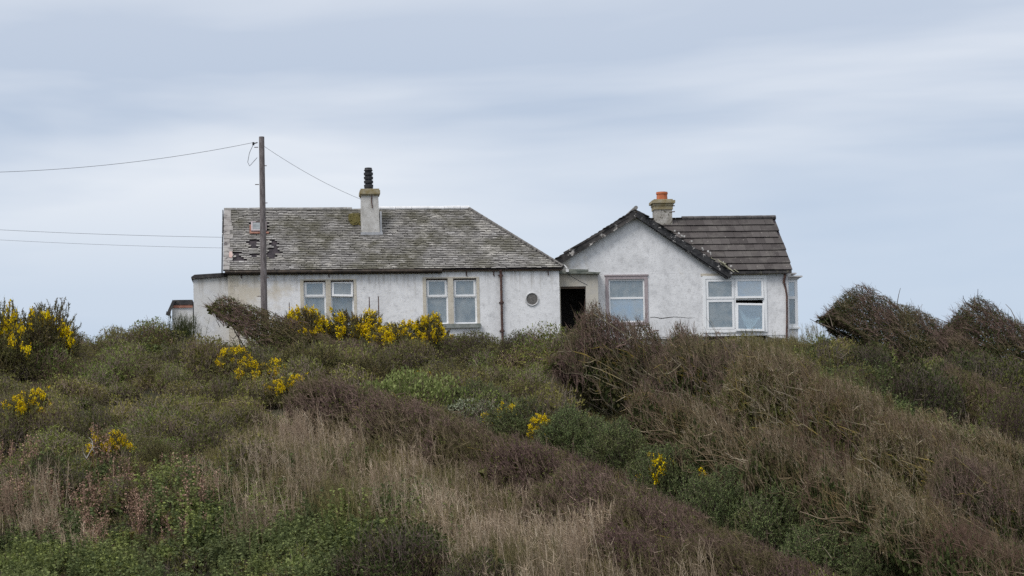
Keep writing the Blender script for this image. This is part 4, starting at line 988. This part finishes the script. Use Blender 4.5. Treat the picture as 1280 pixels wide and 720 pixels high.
def dock(seed, n=9, H=.85):
    r = np.random.default_rng(seed); st = Geo()
    for k in range(n):
        b = V3(*r.normal(0, .16, 2), 0); h_ = H*r.uniform(.6, 1.1); e = b+V3(r.normal()*.2*h_, r.normal()*.16*h_, h_); c = curve(b, e, (b+e)/2, 4); add_poly(st, c, .009, .004, r)
        m = 60; s_ = r.uniform(.35, 1.02, m); C = b+(e-b)*s_[:, None]+jit(r, m, .035); st.leaf(C, jit(r, m, 1), .04*r.uniform(.6, 1.4, m), .03, r)
    return (st,)

def grass(seed, n=120, H=.45, spread=.35, w=.012):
    r = np.random.default_rng(seed); g = Geo(); b = np.concatenate([r.normal(0, spread, (n, 2)), np.zeros((n, 1))], 1); h_ = H*r.uniform(.4, 1.1, n)
    d = unit(V3(-.25, 0, .9)+jit(r, n, .35)); m_ = b+d*(h_*.55)[:, None]; e = m_+unit(d+V3(-.35, 0, -.25)+jit(r, n, .3))*(h_*.5)[:, None]; g.ribbon(b, m_, w, r); g.ribbon(m_, e, w*.55, r); return (g,)

# ---- individual bushes
PROTO = {}; SIZE = {}
def proto(key, geos, parts):
    """parts: (name, materials, geo index)"""
    out = []
    for nm, mats, i in parts:
        g = geos[i]
        if g.n == 0: continue
        out.append((nm, mesh_from(nm, *g.arrays(), [G_[m] for m in mats])))
    PROTO[key] = out
    co_ = np.concatenate([np.concatenate(g.V) for g in geos if g.n])
    xa, xb = np.percentile(co_[:, 0], (.8, 99.2)); SIZE[key] = (xb-xa, np.percentile(co_[:, 2], (99.2 if key[:3] == 'haw' else 96.5) if len(geos) > 2 and 'twigs' in [p_[0] for p_ in parts] else 99.), (xa+xb)/2)
def plant(key, name, loc, scale, rz, label, cat, group=None):
    root = empty(name, loc, rz, label, cat, group); root.scale = scale
    for nm, me in PROTO[key]:
        o = bpy.data.objects.new(nm, me); COL.objects.link(o); o.parent = root
    return root

for i in range(3):
    proto(f'purple{i}', windswept(100+i, 4.2, 2.4, 1.35, 14, 24000, 5200, head=.14, tail=.35, twig_len=(.11, .32), tw_r=.005, up=.85, spread=.6, lean=.4, knob=.16, jt=.34), [('stems', ['branch_lichen'], 0), ('twigs', ['twig_purple'], 1), ('leaves', ['leaf_olive'], 2)])
    proto(f'lichen{i}', windswept(120+i, 6.6, 3.4, 2.3, 70, 32000, 7500, head=.2, tail=.5, bare=.72, twig_len=(.13, .38), tw_r=.0055, branch_r=.024, up=1., knob=.2, jt=.42, front=.75, lean=.35, nose=.4), [('stems', ['branch_lichen'], 0), ('twigs', ['twig_purple' if i < 2 else 'twig_tan'], 1), ('leaves', ['leaf_dark' if i < 2 else 'leaf_olive'], 2)])
    proto(f'bare{i}', windswept(140+i, 5.4, 3., 1.9, 95, 12500, 2600, head=.14, tail=.4, bare=1., twig_len=(.13, .46), tw_r=.0052, branch_r=.019, up=1.0, knob=.26, jt=.36, front=.7, lean=.4), [('stems', ['twig_tan'], 0), ('twigs', ['twig_tan'], 1), ('leaves', ['leaf_dark'], 2)])
    proto(f'gorsef{i}', gorse(200+i, 1., .8, 1., 1250, .9, 30), [('stems', ['bark_dark'], 0), ('foliage', ['gorse_olive'], 1), ('flowers', ['gorse_flower'], 2)])
    proto(f'gorses{i}', gorse(210+i, 1., .8, .9, 1250, .3, 15), [('stems', ['bark_dark'], 0), ('foliage', ['gorse_olive'], 1), ('flowers', ['gorse_flower'], 2)])
    proto(f'gorseg{i}', gorse(220+i, 1.2, .9, .95, 1250, .5, 0), [('stems', ['bark_dark'], 0), ('foliage', ['gorse_green'], 1)])
    proto(f'gorsed{i}', gorse(230+i, 1.2, .9, .95, 1250, .5, 0), [('stems', ['bark_dark'], 0), ('foliage', ['gorse_olive'], 1)])
    proto(f'bramble{i}', mound(240+i, 1.3, 1., .95, 2600, 5200, .055, .005), [('stems', ['twig_grey'], 0), ('foliage', ['leaf_dark'], 1)])
proto('gorsegf', gorse(226, 1.2, .9, .95, 1250, .6, 4), [('stems', ['bark_dark'], 0), ('foliage', ['gorse_green'], 1), ('flowers', ['gorse_flower'], 2)])
proto('privet', mound(250, 1.4, 1., .7, 700, 5200, .06, .005), [('stems', ['twig_grey'], 0), ('foliage', ['leaf_bright'], 1)])
proto('silver', mound(251, 1.4, 1., .6, 900, 4200, .05, .005), [('stems', ['twig_grey'], 0), ('foliage', ['leaf_silver'], 1)])
proto('olive0', mound(252, 1.2, 1., 1., 2600, 4800, .05, .005), [('stems', ['twig_grey'], 0), ('foliage', ['leaf_olive'], 1)])
proto('olive1', mound(253, 1.2, 1., 1., 3000, 3800, .05, .005), [('stems', ['twig_grey'], 0), ('foliage', ['leaf_olive'], 1)])
proto('yellowish', mound(254, 1.2, 1., 1., 1700, 3600, .06, .005), [('stems', ['twig_tan'], 0), ('foliage', ['leaf_olive'], 1)])
proto('thornleaf', windswept(160, 4.6, 1.5, 1.9, 16, 8000, 11000, head=.17, tail=.14, twig_len=(.15, .45), tw_r=.006, leaf_sz=.048, up=.5, leafhead=True, lean=.8, under=.82, urange=2.5, nose=.8, knob=.14, core=40), [('stems', ['bark_dark'], 0), ('twigs', ['twig_purple'], 1), ('leaves', ['leaf_olive'], 2)])
proto('broom', dead_stems(161, 240, 1.15, .26, 0., 12, .0065), [('stems', ['leaf_dark'], 0)])
for i in range(2):
    proto(f'hawthorn{i}', tree(170+i), [('limbs', ['bark_dark'], 0), ('twigs', ['twig_purple'], 1), ('leaves', ['leaf_dark'], 2)])
def put(key, name, cx, base, wpx, toppx, label, cat, group=None, Y=None, rz=None):
    """a bush whose foot is at (cx, base) on the hillside, wpx wide and reaching up to toppx in the photograph"""
    P = on_ground(cx, base) if Y is None else None
    if Y is not None:
        d = at(cx, base, Y); P = np.array([d[0], Y, float(ground(d[0], Y))])
    k = P[1]/F; w0, h0, xm_ = SIZE[key]
    bp = proj(*P)[1]; sx = wpx*k/w0; sz = max(.2, (bp-toppx)*k/h0)
    if rz is None: rz = rng.uniform(-.28, .28)
    if abs(rz) < .3:
        P[0] -= xm_*sx; P[2] = float(ground(P[0], P[1]))
    return plant(key, name, P-np.array([0, 0, .04]), (sx, max(.75*sx, min(1.2*sx, sz)) , sz), rz, label, cat, group)

GR = dict(g='gorse bushes on the hill', p='dark purple thorn thickets', l='wind combed blackthorns', b='bramble mounds', t='leaning hawthorn trees', o='scrub bushes by the cottages')
put('gorsef0', 'gorse_bush', 384, 446, 88, 388, 'yellow gorse bush under the left pair of cottage windows', 'gorse bush', GR['g'])
put('gorsef1', 'gorse_bush', 446, 442, 92, 391, 'broad yellow gorse bush at the foot of the two tall iron rods', 'gorse bush', GR['g'])
put('gorsef2', 'gorse_bush', 500, 450, 76, 403, 'yellow gorse bush between the iron rods and the round gorse top', 'gorse bush', GR['g'])
put('gorsef0', 'gorse_bush', 538, 447, 52, 395, 'rounded gorse bush crowned yellow below the right pair of cottage windows', 'gorse bush', GR['g'], rz=1.2)
put('gorses1', 'gorse_bush', 46, 466, 100, 384, 'big green gorse bush with scattered yellow flowers on the skyline left of the cottages', 'gorse bush', GR['g'])
put('gorses0', 'gorse_bush', 0, 470, 90, 384, 'gorse bush cut by the frame edge beside the big skyline gorse', 'gorse bush', GR['g'])
put('gorsef2', 'gorse_bush', 38, 538, 60, 488, 'small dark gorse bush with a yellow cap low at the left edge', 'gorse bush', GR['g'])
put('gorsef1', 'gorse_bush', 137, 580, 58, 540, 'low gorse tuft with a yellow cap above the bleached dead branch', 'gorse bush', GR['g'])
put('gorsed1', 'gorse_bush', 197, 598, 60, 550, 'flowerless brown olive gorse tuft beside the yellow capped one', 'gorse bush', GR['g'])
put('gorsef0', 'gorse_bush', 290, 472, 70, 435, 'yellow topped low gorse bush just below the leafy leaning thorn', 'gorse bush', GR['g'], rz=2.)
put('gorsef1', 'gorse_bush', 330, 488, 74, 450, 'straggling gorse bush with a thin line of yellow flowers running downhill', 'gorse bush', GR['g'])
put('gorsef2', 'gorse_bush', 362, 506, 58, 470, 'lowest gorse bush of the straggling yellow line', 'gorse bush', GR['g'])
put('gorsef1', 'gorse_bush', 633, 546, 54, 507, 'small yellow gorse in the middle of the dark green gorse belt, upper of two', 'gorse bush', GR['g'], rz=.9)
put('gorsef2', 'gorse_bush', 684, 559, 56, 520, 'small yellow gorse in the middle of the dark green gorse belt, lower of two', 'gorse bush', GR['g'], rz=2.2)
put('gorses1', 'gorse_bush', 527, 492, 44, 462, 'small gorse bush with one yellow spray above the pale green privet', 'gorse bush', GR['g'])
put('gorsed0', 'gorse_bush', 395, 478, 110, 432, 'dark flowerless gorse mound below the leaning thorn and the pole', 'gorse bush', GR['g'])
put('gorsed2', 'gorse_bush', 462, 492, 110, 446, 'dark flowerless gorse mound just above the pale green privet', 'gorse bush', GR['g'])
put('gorsed1', 'gorse_bush', 575, 500, 100, 455, 'dark flowerless gorse mound right of the pale green privet', 'gorse bush', GR['g'])
gg = [(600, 526, 92, 478, 'uppermost bush of the dark green gorse belt'), (655, 548, 100, 500, 'green gorse bush around the two small yellow gorses'), (715, 566, 110, 510, 'green gorse bush just downhill of the two small yellow gorses'),
      (778, 596, 118, 530, 'green gorse bush beneath the lichened branches of the big blackthorn'), (908, 662, 118, 588, 'green gorse bush downhill of the yellow flecked one'),
      (972, 688, 122, 610, 'broad green gorse bush against the bare grey thorn stems'), (1034, 712, 118, 641, 'green gorse bush near the low end of the gorse belt'), (1090, 728, 96, 672, 'last green gorse bush at the low end of the gorse belt')]
for i, (cx_, b_, w_, t_, lab) in enumerate(gg): put(f'gorseg{i % 3}', 'gorse_bush', cx_, b_, w_, t_, lab, 'gorse bush', GR['g'], rz=i*.7)
put('gorsegf', 'gorse_bush', 845, 626, 118, 558, 'dark green gorse bush with a few yellow flower sprays', 'gorse bush', GR['g'])
put('privet', 'privet_bush', 505, 522, 160, 464, 'low pale yellow green leafy bush amid dark gorse', 'bush')
put('silver', 'willow_scrub', 592, 528, 96, 498, 'low grey green leafy bush trailing right of the pale privet', 'bush')
# dark purple thickets
pp = [(455, 540, 190, 478, 'uppermost purple thorn thicket, starting below the straggling gorse line'), (540, 566, 190, 502, 'purple thorn thicket below the pale green privet'), (625, 600, 190, 534, 'purple thorn thicket downhill of the two small yellow gorses'),
      (700, 634, 195, 560, 'purple thorn thicket beneath the widest part of the green gorse belt'), (780, 676, 200, 594, 'purple thorn thicket below the yellow flecked green gorse'), (858, 716, 200, 636, 'purple thorn thicket below the lower green gorse bushes'),
      (945, 755, 200, 676, 'purple thorn thicket nearest the low end of the green gorse belt'), (650, 648, 160, 590, 'brownish thorn thicket next to the top of the pale dead stems'), (745, 690, 190, 618, 'brownish thorn thicket beside the middle of the pale dead stems'), (830, 745, 200, 668, 'brownish thorn thicket at the bottom beside the last pale dead stems'),
      (478, 462, 110, 430, 'small purple thorn thicket under the yellow gorse hedge')]
for i, (cx_, b_, w_, t_, lab) in enumerate(pp): put(f'purple{i % 3}', 'thorn_thicket', cx_, b_, w_, t_, lab, 'thicket', GR['p'])
# wind combed blackthorns below the gabled cottage
ll = [('lichen0', 818, 520, 250, 402, 'big blackthorn rising against the open doorway of the gabled cottage'), ('lichen1', 915, 545, 220, 425, 'wide blackthorn with lichened branches under the big four light window'),
      ('lichen2', 1005, 572, 220, 447, 'tan blackthorn below the bay window'), ('lichen2', 1088, 622, 210, 488, 'tan blackthorn on the falling slope below the three stakes'),
      ('lichen2', 1170, 665, 210, 530, 'tan blackthorn downhill of the nearest hawthorn'), ('lichen0', 1250, 705, 210, 578, 'tan brown blackthorn at the lower right edge'),
      ('bare0', 868, 575, 170, 492, 'bare grey thorn stems directly above the green gorse belt'), ('bare1', 945, 625, 190, 520, 'bare grey thorn with tall pale stems right of the yellow flecked gorse'),
      ('bare2', 1025, 655, 190, 545, 'bare grey thorn right of the broad green gorse bush'), ('bare0', 1105, 695, 200, 585, 'bare grey thorn at the low end of the green gorse belt'),
      ('bare1', 1185, 730, 200, 630, 'bare grey thorn at the bottom edge on the right'), ('bare1', 1222, 606, 180, 522, 'bare grey thorn on the slope beneath the edge hawthorn'), ('bare2', 1130, 575, 130, 512, 'bare grey thorn just downhill of the nettles by the stakes'), ('bare2', 1260, 765, 200, 665, 'bare grey thorn filling the bottom right corner')]
for i, (k_, cx_, b_, w_, t_, lab) in enumerate(ll): put(k_, 'blackthorn', cx_, b_, w_, t_, lab, 'thorn bush', GR['l'])
put('thornleaf', 'leaning_thorn', 350, 458, 176, 378, 'leafy thorn bush combed over to the left in front of the low extension', 'thorn bush', Y=64.8)
put('broom', 'broom_bush', 229, 440, 46, 392, 'upright dark green broom bush beside the low extension', 'bush', Y=66)
put('hawthorn0', 'hawthorn_tree', 1128, 500, 200, 364, 'leaning hawthorn tree on the skyline right of the bay window', 'tree', GR['t'], Y=64.5)
put('hawthorn1', 'hawthorn_tree', 1280, 510, 200, 379, 'leaning hawthorn tree cut by the right edge of the view', 'tree', GR['t'], Y=66)
oo = [('olive0', 590, 448, 90, 414, 'olive scrub bush below the cottage downpipe'), ('olive1', 655, 450, 100, 414, 'olive scrub bush below the round window'), ('olive1', 905, 456, 110, 427, 'olive scrub bush under the big four light window'), ('olive0', 975, 460, 100, 433, 'olive scrub bush under the cottage corner with the downpipe'),
      ('bramble0', 1028, 452, 60, 424, 'dark leafy bush at the foot of the stakes'), ('bramble1', 1085, 470, 80, 430, 'dark bramble in the shade under the hawthorn tip'), ('bramble2', 1135, 520, 130, 452, 'dark bramble mound under the hawthorn trunk'), ('yellowish', 1205, 540, 120, 468, 'yellowish olive bush between the two hawthorns'), ('bramble0', 1190, 500, 90, 452, 'dark bramble behind the yellowish bush'),
      ('bramble1', 1215, 505, 120, 440, 'dark bramble between the two hawthorn crowns'), ('olive0', 1255, 520, 100, 450, 'olive scrub bush against the trunk of the edge hawthorn'), ('bramble1', 500, 738, 180, 655, 'dark bramble mound at the bottom middle beside the nettles'), ('bramble2', 600, 752, 130, 690, 'dark bramble mound at the foot of the pale dead stems'), ('bramble0', 60, 612, 70, 566, 'dark leafy bush left of the bleached dead branch'), ('olive1', 1265, 560, 90, 490, 'olive scrub bush under the edge hawthorn'), ('bramble2', 1270, 520, 80, 455, 'dark bramble under the edge hawthorn')]
for i, (k_, cx_, b_, w_, t_, lab) in enumerate(oo): put(k_, 'scrub_bush' if k_[0] in 'oy' else 'bramble_bush', cx_, b_, w_, t_, lab, 'bush', GR['o'] if k_[0] in 'oy' else GR['b'], rz=i*1.1)
put('purple1', 'thorn_thicket', 1235, 545, 130, 470, 'purple thorn thicket below the edge hawthorn', 'thicket', GR['p'])
# bleached dead branch
P = on_ground(112, 592); g = Geo(); r_ = np.random.default_rng(4)
for pts, a_, b_ in (([(0, 0, 0), (.12, 0, .22), (.22, 0, .38), (.26, 0, .55), (.22, 0, .72), (.10, 0, .84)], .03, .016), ([(.22, 0, .38), (.34, .03, .44), (.46, .05, .40), (.55, 0, .34)], .02, .01), ([(.22, 0, .38), (.30, -.05, .30), (.36, -.05, .18)], .016, .008), ([(0, 0, 0), (-.1, 0, .18), (-.17, 0, .40), (-.10, 0, .46)], .022, .012), ([(.26, 0, .55), (.16, .04, .62), (.04, .05, .60)], .013, .006)):
    add_poly(g, np.array(pts)*.62, a_*.62, b_*.62, r_)
o = bpy.data.objects.new('dead_branch', mesh_from('dead_branch', *g.arrays(), [G_['bleached']])); COL.objects.link(o); o.location = P+np.array([0, -.3, .35]); tag(o, 'bleached forked dead branch standing out of the scrub', 'branch')

# ---- ground cover nobody could count
def scatter(name, label, geos_list, mats, polys, n, smin, smax, hvar=.3, rot=.4, seed=1, Ymax=67.6, full_rot=False, soft=36, avoid=None):
    r = np.random.default_rng(seed); Xs, Ys = [], []
    tries = n*18; X = r.uniform(-25, 27, tries); Y = r.uniform(35, Ymax, tries); Z = ground(X, Y); px, py = proj(X, Y, Z)
    px = px+r.normal(0, soft, tries); py = py+r.normal(0, soft*.4, tries); ok = np.zeros(tries, bool)
    for poly in polys:
        c = np.zeros(tries, bool); m = len(poly)
        for i in range(m):
            x1_, y1_ = poly[i]; x2_, y2_ = poly[(i+1) % m]
            if y1_ == y2_: continue
            c ^= ((y1_ > py) != (y2_ > py)) & (px < (x2_-x1_)*(py-y1_)/(y2_-y1_)+x1_)
        ok |= c
    k = np.where(ok)[0][:n]; X, Y, Z = X[k], Y[k], Z[k]; Vs, Qs, Ms, off = [], [], [], 0; Ts = []
    which = r.integers(0, len(geos_list), len(X))
    for gi, geos in enumerate(geos_list):
        sel = np.where(which == gi)[0]
        if not len(sel): continue
        base = 0; v_, q_, m_ = [], [], []
        for mi, g in enumerate(geos):
            a, b, c = g.arrays(); v_.append(a); q_.append(b+base); m_.append(np.full(len(b), mi)); base += len(a)
        v_ = np.concatenate(v_); q_ = np.concatenate(q_); m_ = np.concatenate(m_)
        for i in sel:
            a = r.uniform(0, 6.283) if full_rot else r.normal(0, rot); s_ = r.uniform(smin, smax); c, s2 = math.cos(a)*s_, math.sin(a)*s_
            w = np.empty_like(v_); w[:, 0] = v_[:, 0]*c-v_[:, 1]*s2+X[i]; w[:, 1] = v_[:, 0]*s2+v_[:, 1]*c+Y[i]; w[:, 2] = v_[:, 2]*s_*r.uniform(1-hvar, 1+hvar)*(1-.6*np.clip((Y[i]-61.5)/3, 0, 1)*(0 < (X[i]+11.6))*(X[i] < 10.5))+Z[i]-.03
            Vs.append(w); Qs.append(q_+off); Ms.append(m_); off += len(v_); Ts.append(np.full(len(v_), r.random(), np.float32))
    me = mesh_from(name, np.concatenate(Vs).astype(np.float32), np.concatenate(Qs).astype(np.int32), np.concatenate(Ms).astype(np.int32), [G_[m] for m in mats])
    at_ = me.attributes.new('plant_tint', 'FLOAT', 'POINT'); at_.data.foreach_set('value', np.concatenate(Ts))
    o = bpy.data.objects.new(name, me); COL.objects.link(o); tag(o, label, None, None, 'stuff'); return o

EDGE = [(-700, 396), (2100, 396), (2100, 900), (-700, 900)]
scr = [mound(300+i, .95, .85, .85, 620, 1250, .055, .0055, (.14, .38)) for i in range(6)]
scatter('undergrowth', 'grey olive twiggy scrub covering the hillside', scr, ['twig_grey', 'leaf_olive'], [[(-200, 404), (250, 418), (560, 445), (640, 520), (560, 560), (420, 540), (330, 560), (320, 640), (40, 620), (-200, 640)], [(555, 428), (700, 428), (740, 540), (620, 500)], [(880, 432), (1010, 444), (1060, 510), (900, 450)]], 430, .55, 1.3, seed=2, full_rot=True)
scatter('low_scrub', 'low olive brown growth between the bushes', [mound(310+i, .6, .55, .40, 200, 330, .05, .0055, (.1, .3)) for i in range(3)], ['twig_grey', 'leaf_olive'], [EDGE], 1500, .7, 1.2, seed=3, full_rot=True)
scatter('nettles', 'green nettles and low leafy weeds', [nettle(320+i, 20, .72, .26, .105) for i in range(5)], ['leaf_nettle', 'leaf_nettle'],
        [[(-200, 650), (60, 628), (150, 640), (330, 590), (480, 610), (570, 650), (520, 760), (300, 900), (-200, 900)], [(990, 436), (1060, 440), (1130, 500), (1190, 570), (1150, 590), (1080, 530), (1000, 470)], [(60, 575), (110, 570), (120, 610), (60, 612)], [(205, 412), (300, 420), (330, 445), (230, 440)]], 640, .6, 1.15, seed=4, full_rot=True)
scatter('dead_willowherb', 'pale dead willowherb stems', [dead_stems(330+i, 34, 1.0, .34) for i in range(4)]+[dead_stems(336, 22, .8, .3)], ['straw'],
        [[(300, 560), (340, 548), (440, 562), (560, 590), (660, 640), (740, 720), (800, 800), (700, 800), (560, 700), (430, 645), (330, 640)], [(40, 650), (110, 640), (110, 690), (40, 690)], [(300, 655), (350, 650), (350, 690), (290, 690)]], 250, .75, 1.2, seed=5, soft=26)
scatter('olive_stems', 'olive and brown weed stems among the pale ones', [dead_stems(340+i, 46, .75, .36, -.1, 12, .0055) for i in range(3)], ['straw_olive'],
        [[(300, 575), (440, 570), (560, 600), (660, 650), (740, 730), (700, 800), (540, 700), (430, 650), (320, 640)], [(900, 432), (1000, 446), (1060, 510), (920, 452)]], 380, .6, 1.15, seed=6)
scatter('young_bramble', 'fresh yellow green leafy growth among the nettles', [mound(370+i, .42, .38, .38, 90, 420, .085, .005, aspect=.75) for i in range(3)], ['twig_grey', 'leaf_bright'],
        [[(-100, 690), (120, 670), (330, 650), (560, 610), (600, 660), (480, 700), (200, 730), (-100, 760)], [(90, 560), (130, 560), (130, 600), (90, 600)], [(1000, 440), (1150, 520), (1140, 570), (1010, 470)]], 55, .6, 1.2, seed=12, full_rot=True)
scatter('dock_stalks', 'red brown dead dock stalks', [dock(350+i) for i in range(4)], ['dock_brown'], [[(30, 625), (110, 600), (190, 605), (250, 640), (180, 690), (60, 680), (20, 660)], [(-120, 600), (40, 590), (60, 660), (-120, 690)]], 130, .8, 1.25, seed=7, full_rot=True)
scatter('grass', 'rough grass', [grass(360+i) for i in range(3)], ['straw_olive'], [EDGE], 500, .6, 1.1, seed=8)

# ================================================================== LIGHT, SKY, CAMERA
w = bpy.data.worlds.new('World'); SC.world = w; w.use_nodes = True; nt = w.node_tree; nt.nodes.clear()
EL, AZ = R(54), R(222)          # sun high behind the camera, a little to the left, behind cloud
sky = nt.nodes.new('ShaderNodeTexSky'); sky.sky_type = 'NISHITA'; sky.sun_disc = False; sky.sun_elevation = EL; sky.sun_rotation = AZ
tc = nt.nodes.new('ShaderNodeTexCoord'); sp = nt.nodes.new('ShaderNodeSeparateXYZ'); nt.links.new(tc.outputs['Generated'], sp.inputs[0])
mp = nt.nodes.new('ShaderNodeMapping'); mp.inputs['Scale'].default_value = (1.7, 1.7, 10); mp.inputs['Rotation'].default_value = (0, R(-6), 0); nt.links.new(tc.outputs['Generated'], mp.inputs[0])
n1 = noise(nt, mp.outputs[0], 1.0, 5, .5, .35)
grad = ramp(nt, sp.outputs[2], [(0, (3.7, 4.75, 6.4)), (.10, (3.95, 4.85, 6.25)), (.17, (4.25, 4.95, 6.1)), (.235, (4.9, 5.45, 6.4)), (.5, (8, 8.2, 8.6)), (1, (10, 10.1, 10.4))])
st = nt.nodes.new('ShaderNodeMath'); st.operation = 'MULTIPLY'
nt.links.new(ramp(nt, n1, [(.43, 0.), (.66, 1.)]), st.inputs[0]); nt.links.new(ramp(nt, sp.outputs[2], [(0, .12), (.09, .34), (.16, .95)]), st.inputs[1])
cl = mix(nt, grad, (7.6, 7.8, 8.15), st.outputs[0])
hi = ramp(nt, sp.outputs[2], [(.24, 0.), (.4, 1.)])
cl = mix(nt, cl, grad, hi)
tot = mix(nt, sky.outputs[0], cl, .88)
bg = nt.nodes.new('ShaderNodeBackground'); bg.inputs['Strength'].default_value = .1; nt.links.new(tot, bg.inputs[0])
wo = nt.nodes.new('ShaderNodeOutputWorld'); nt.links.new(bg.outputs[0], wo.inputs[0])
L = bpy.data.lights.new('sun', 'SUN'); L.energy = 1.9; L.angle = R(24); L.color = (1, .97, .93)
lo = bpy.data.objects.new('sun', L); COL.objects.link(lo)
from mathutils import Vector, Matrix
sd = Vector((math.sin(AZ)*math.cos(EL), math.cos(AZ)*math.cos(EL), math.sin(EL)))
lo.rotation_euler = sd.to_track_quat('Z', 'Y').to_euler(); lo.location = (-10, -20, 40)

cam = bpy.data.cameras.new('camera'); co = bpy.data.objects.new('camera', cam); COL.objects.link(co); SC.camera = co
cam.sensor_width = 36; cam.lens = F/1280*36; cam.shift_y = (PY0-360)/1280; cam.clip_start = .5; cam.clip_end = 9000
co.matrix_world = Matrix.Rotation(ROLL, 4, 'Y') @ Matrix.Rotation(R(90), 4, 'X')
SC.view_settings.view_transform = 'Standard'; SC.view_settings.look = 'None'; SC.view_settings.gamma = 1; SC.view_settings.exposure = 0.28
SC.render.film_transparent = False
SC.cycles.max_bounces = 6; SC.cycles.diffuse_bounces = 3; SC.cycles.transparent_max_bounces = 12
SC.cycles.use_denoising = False
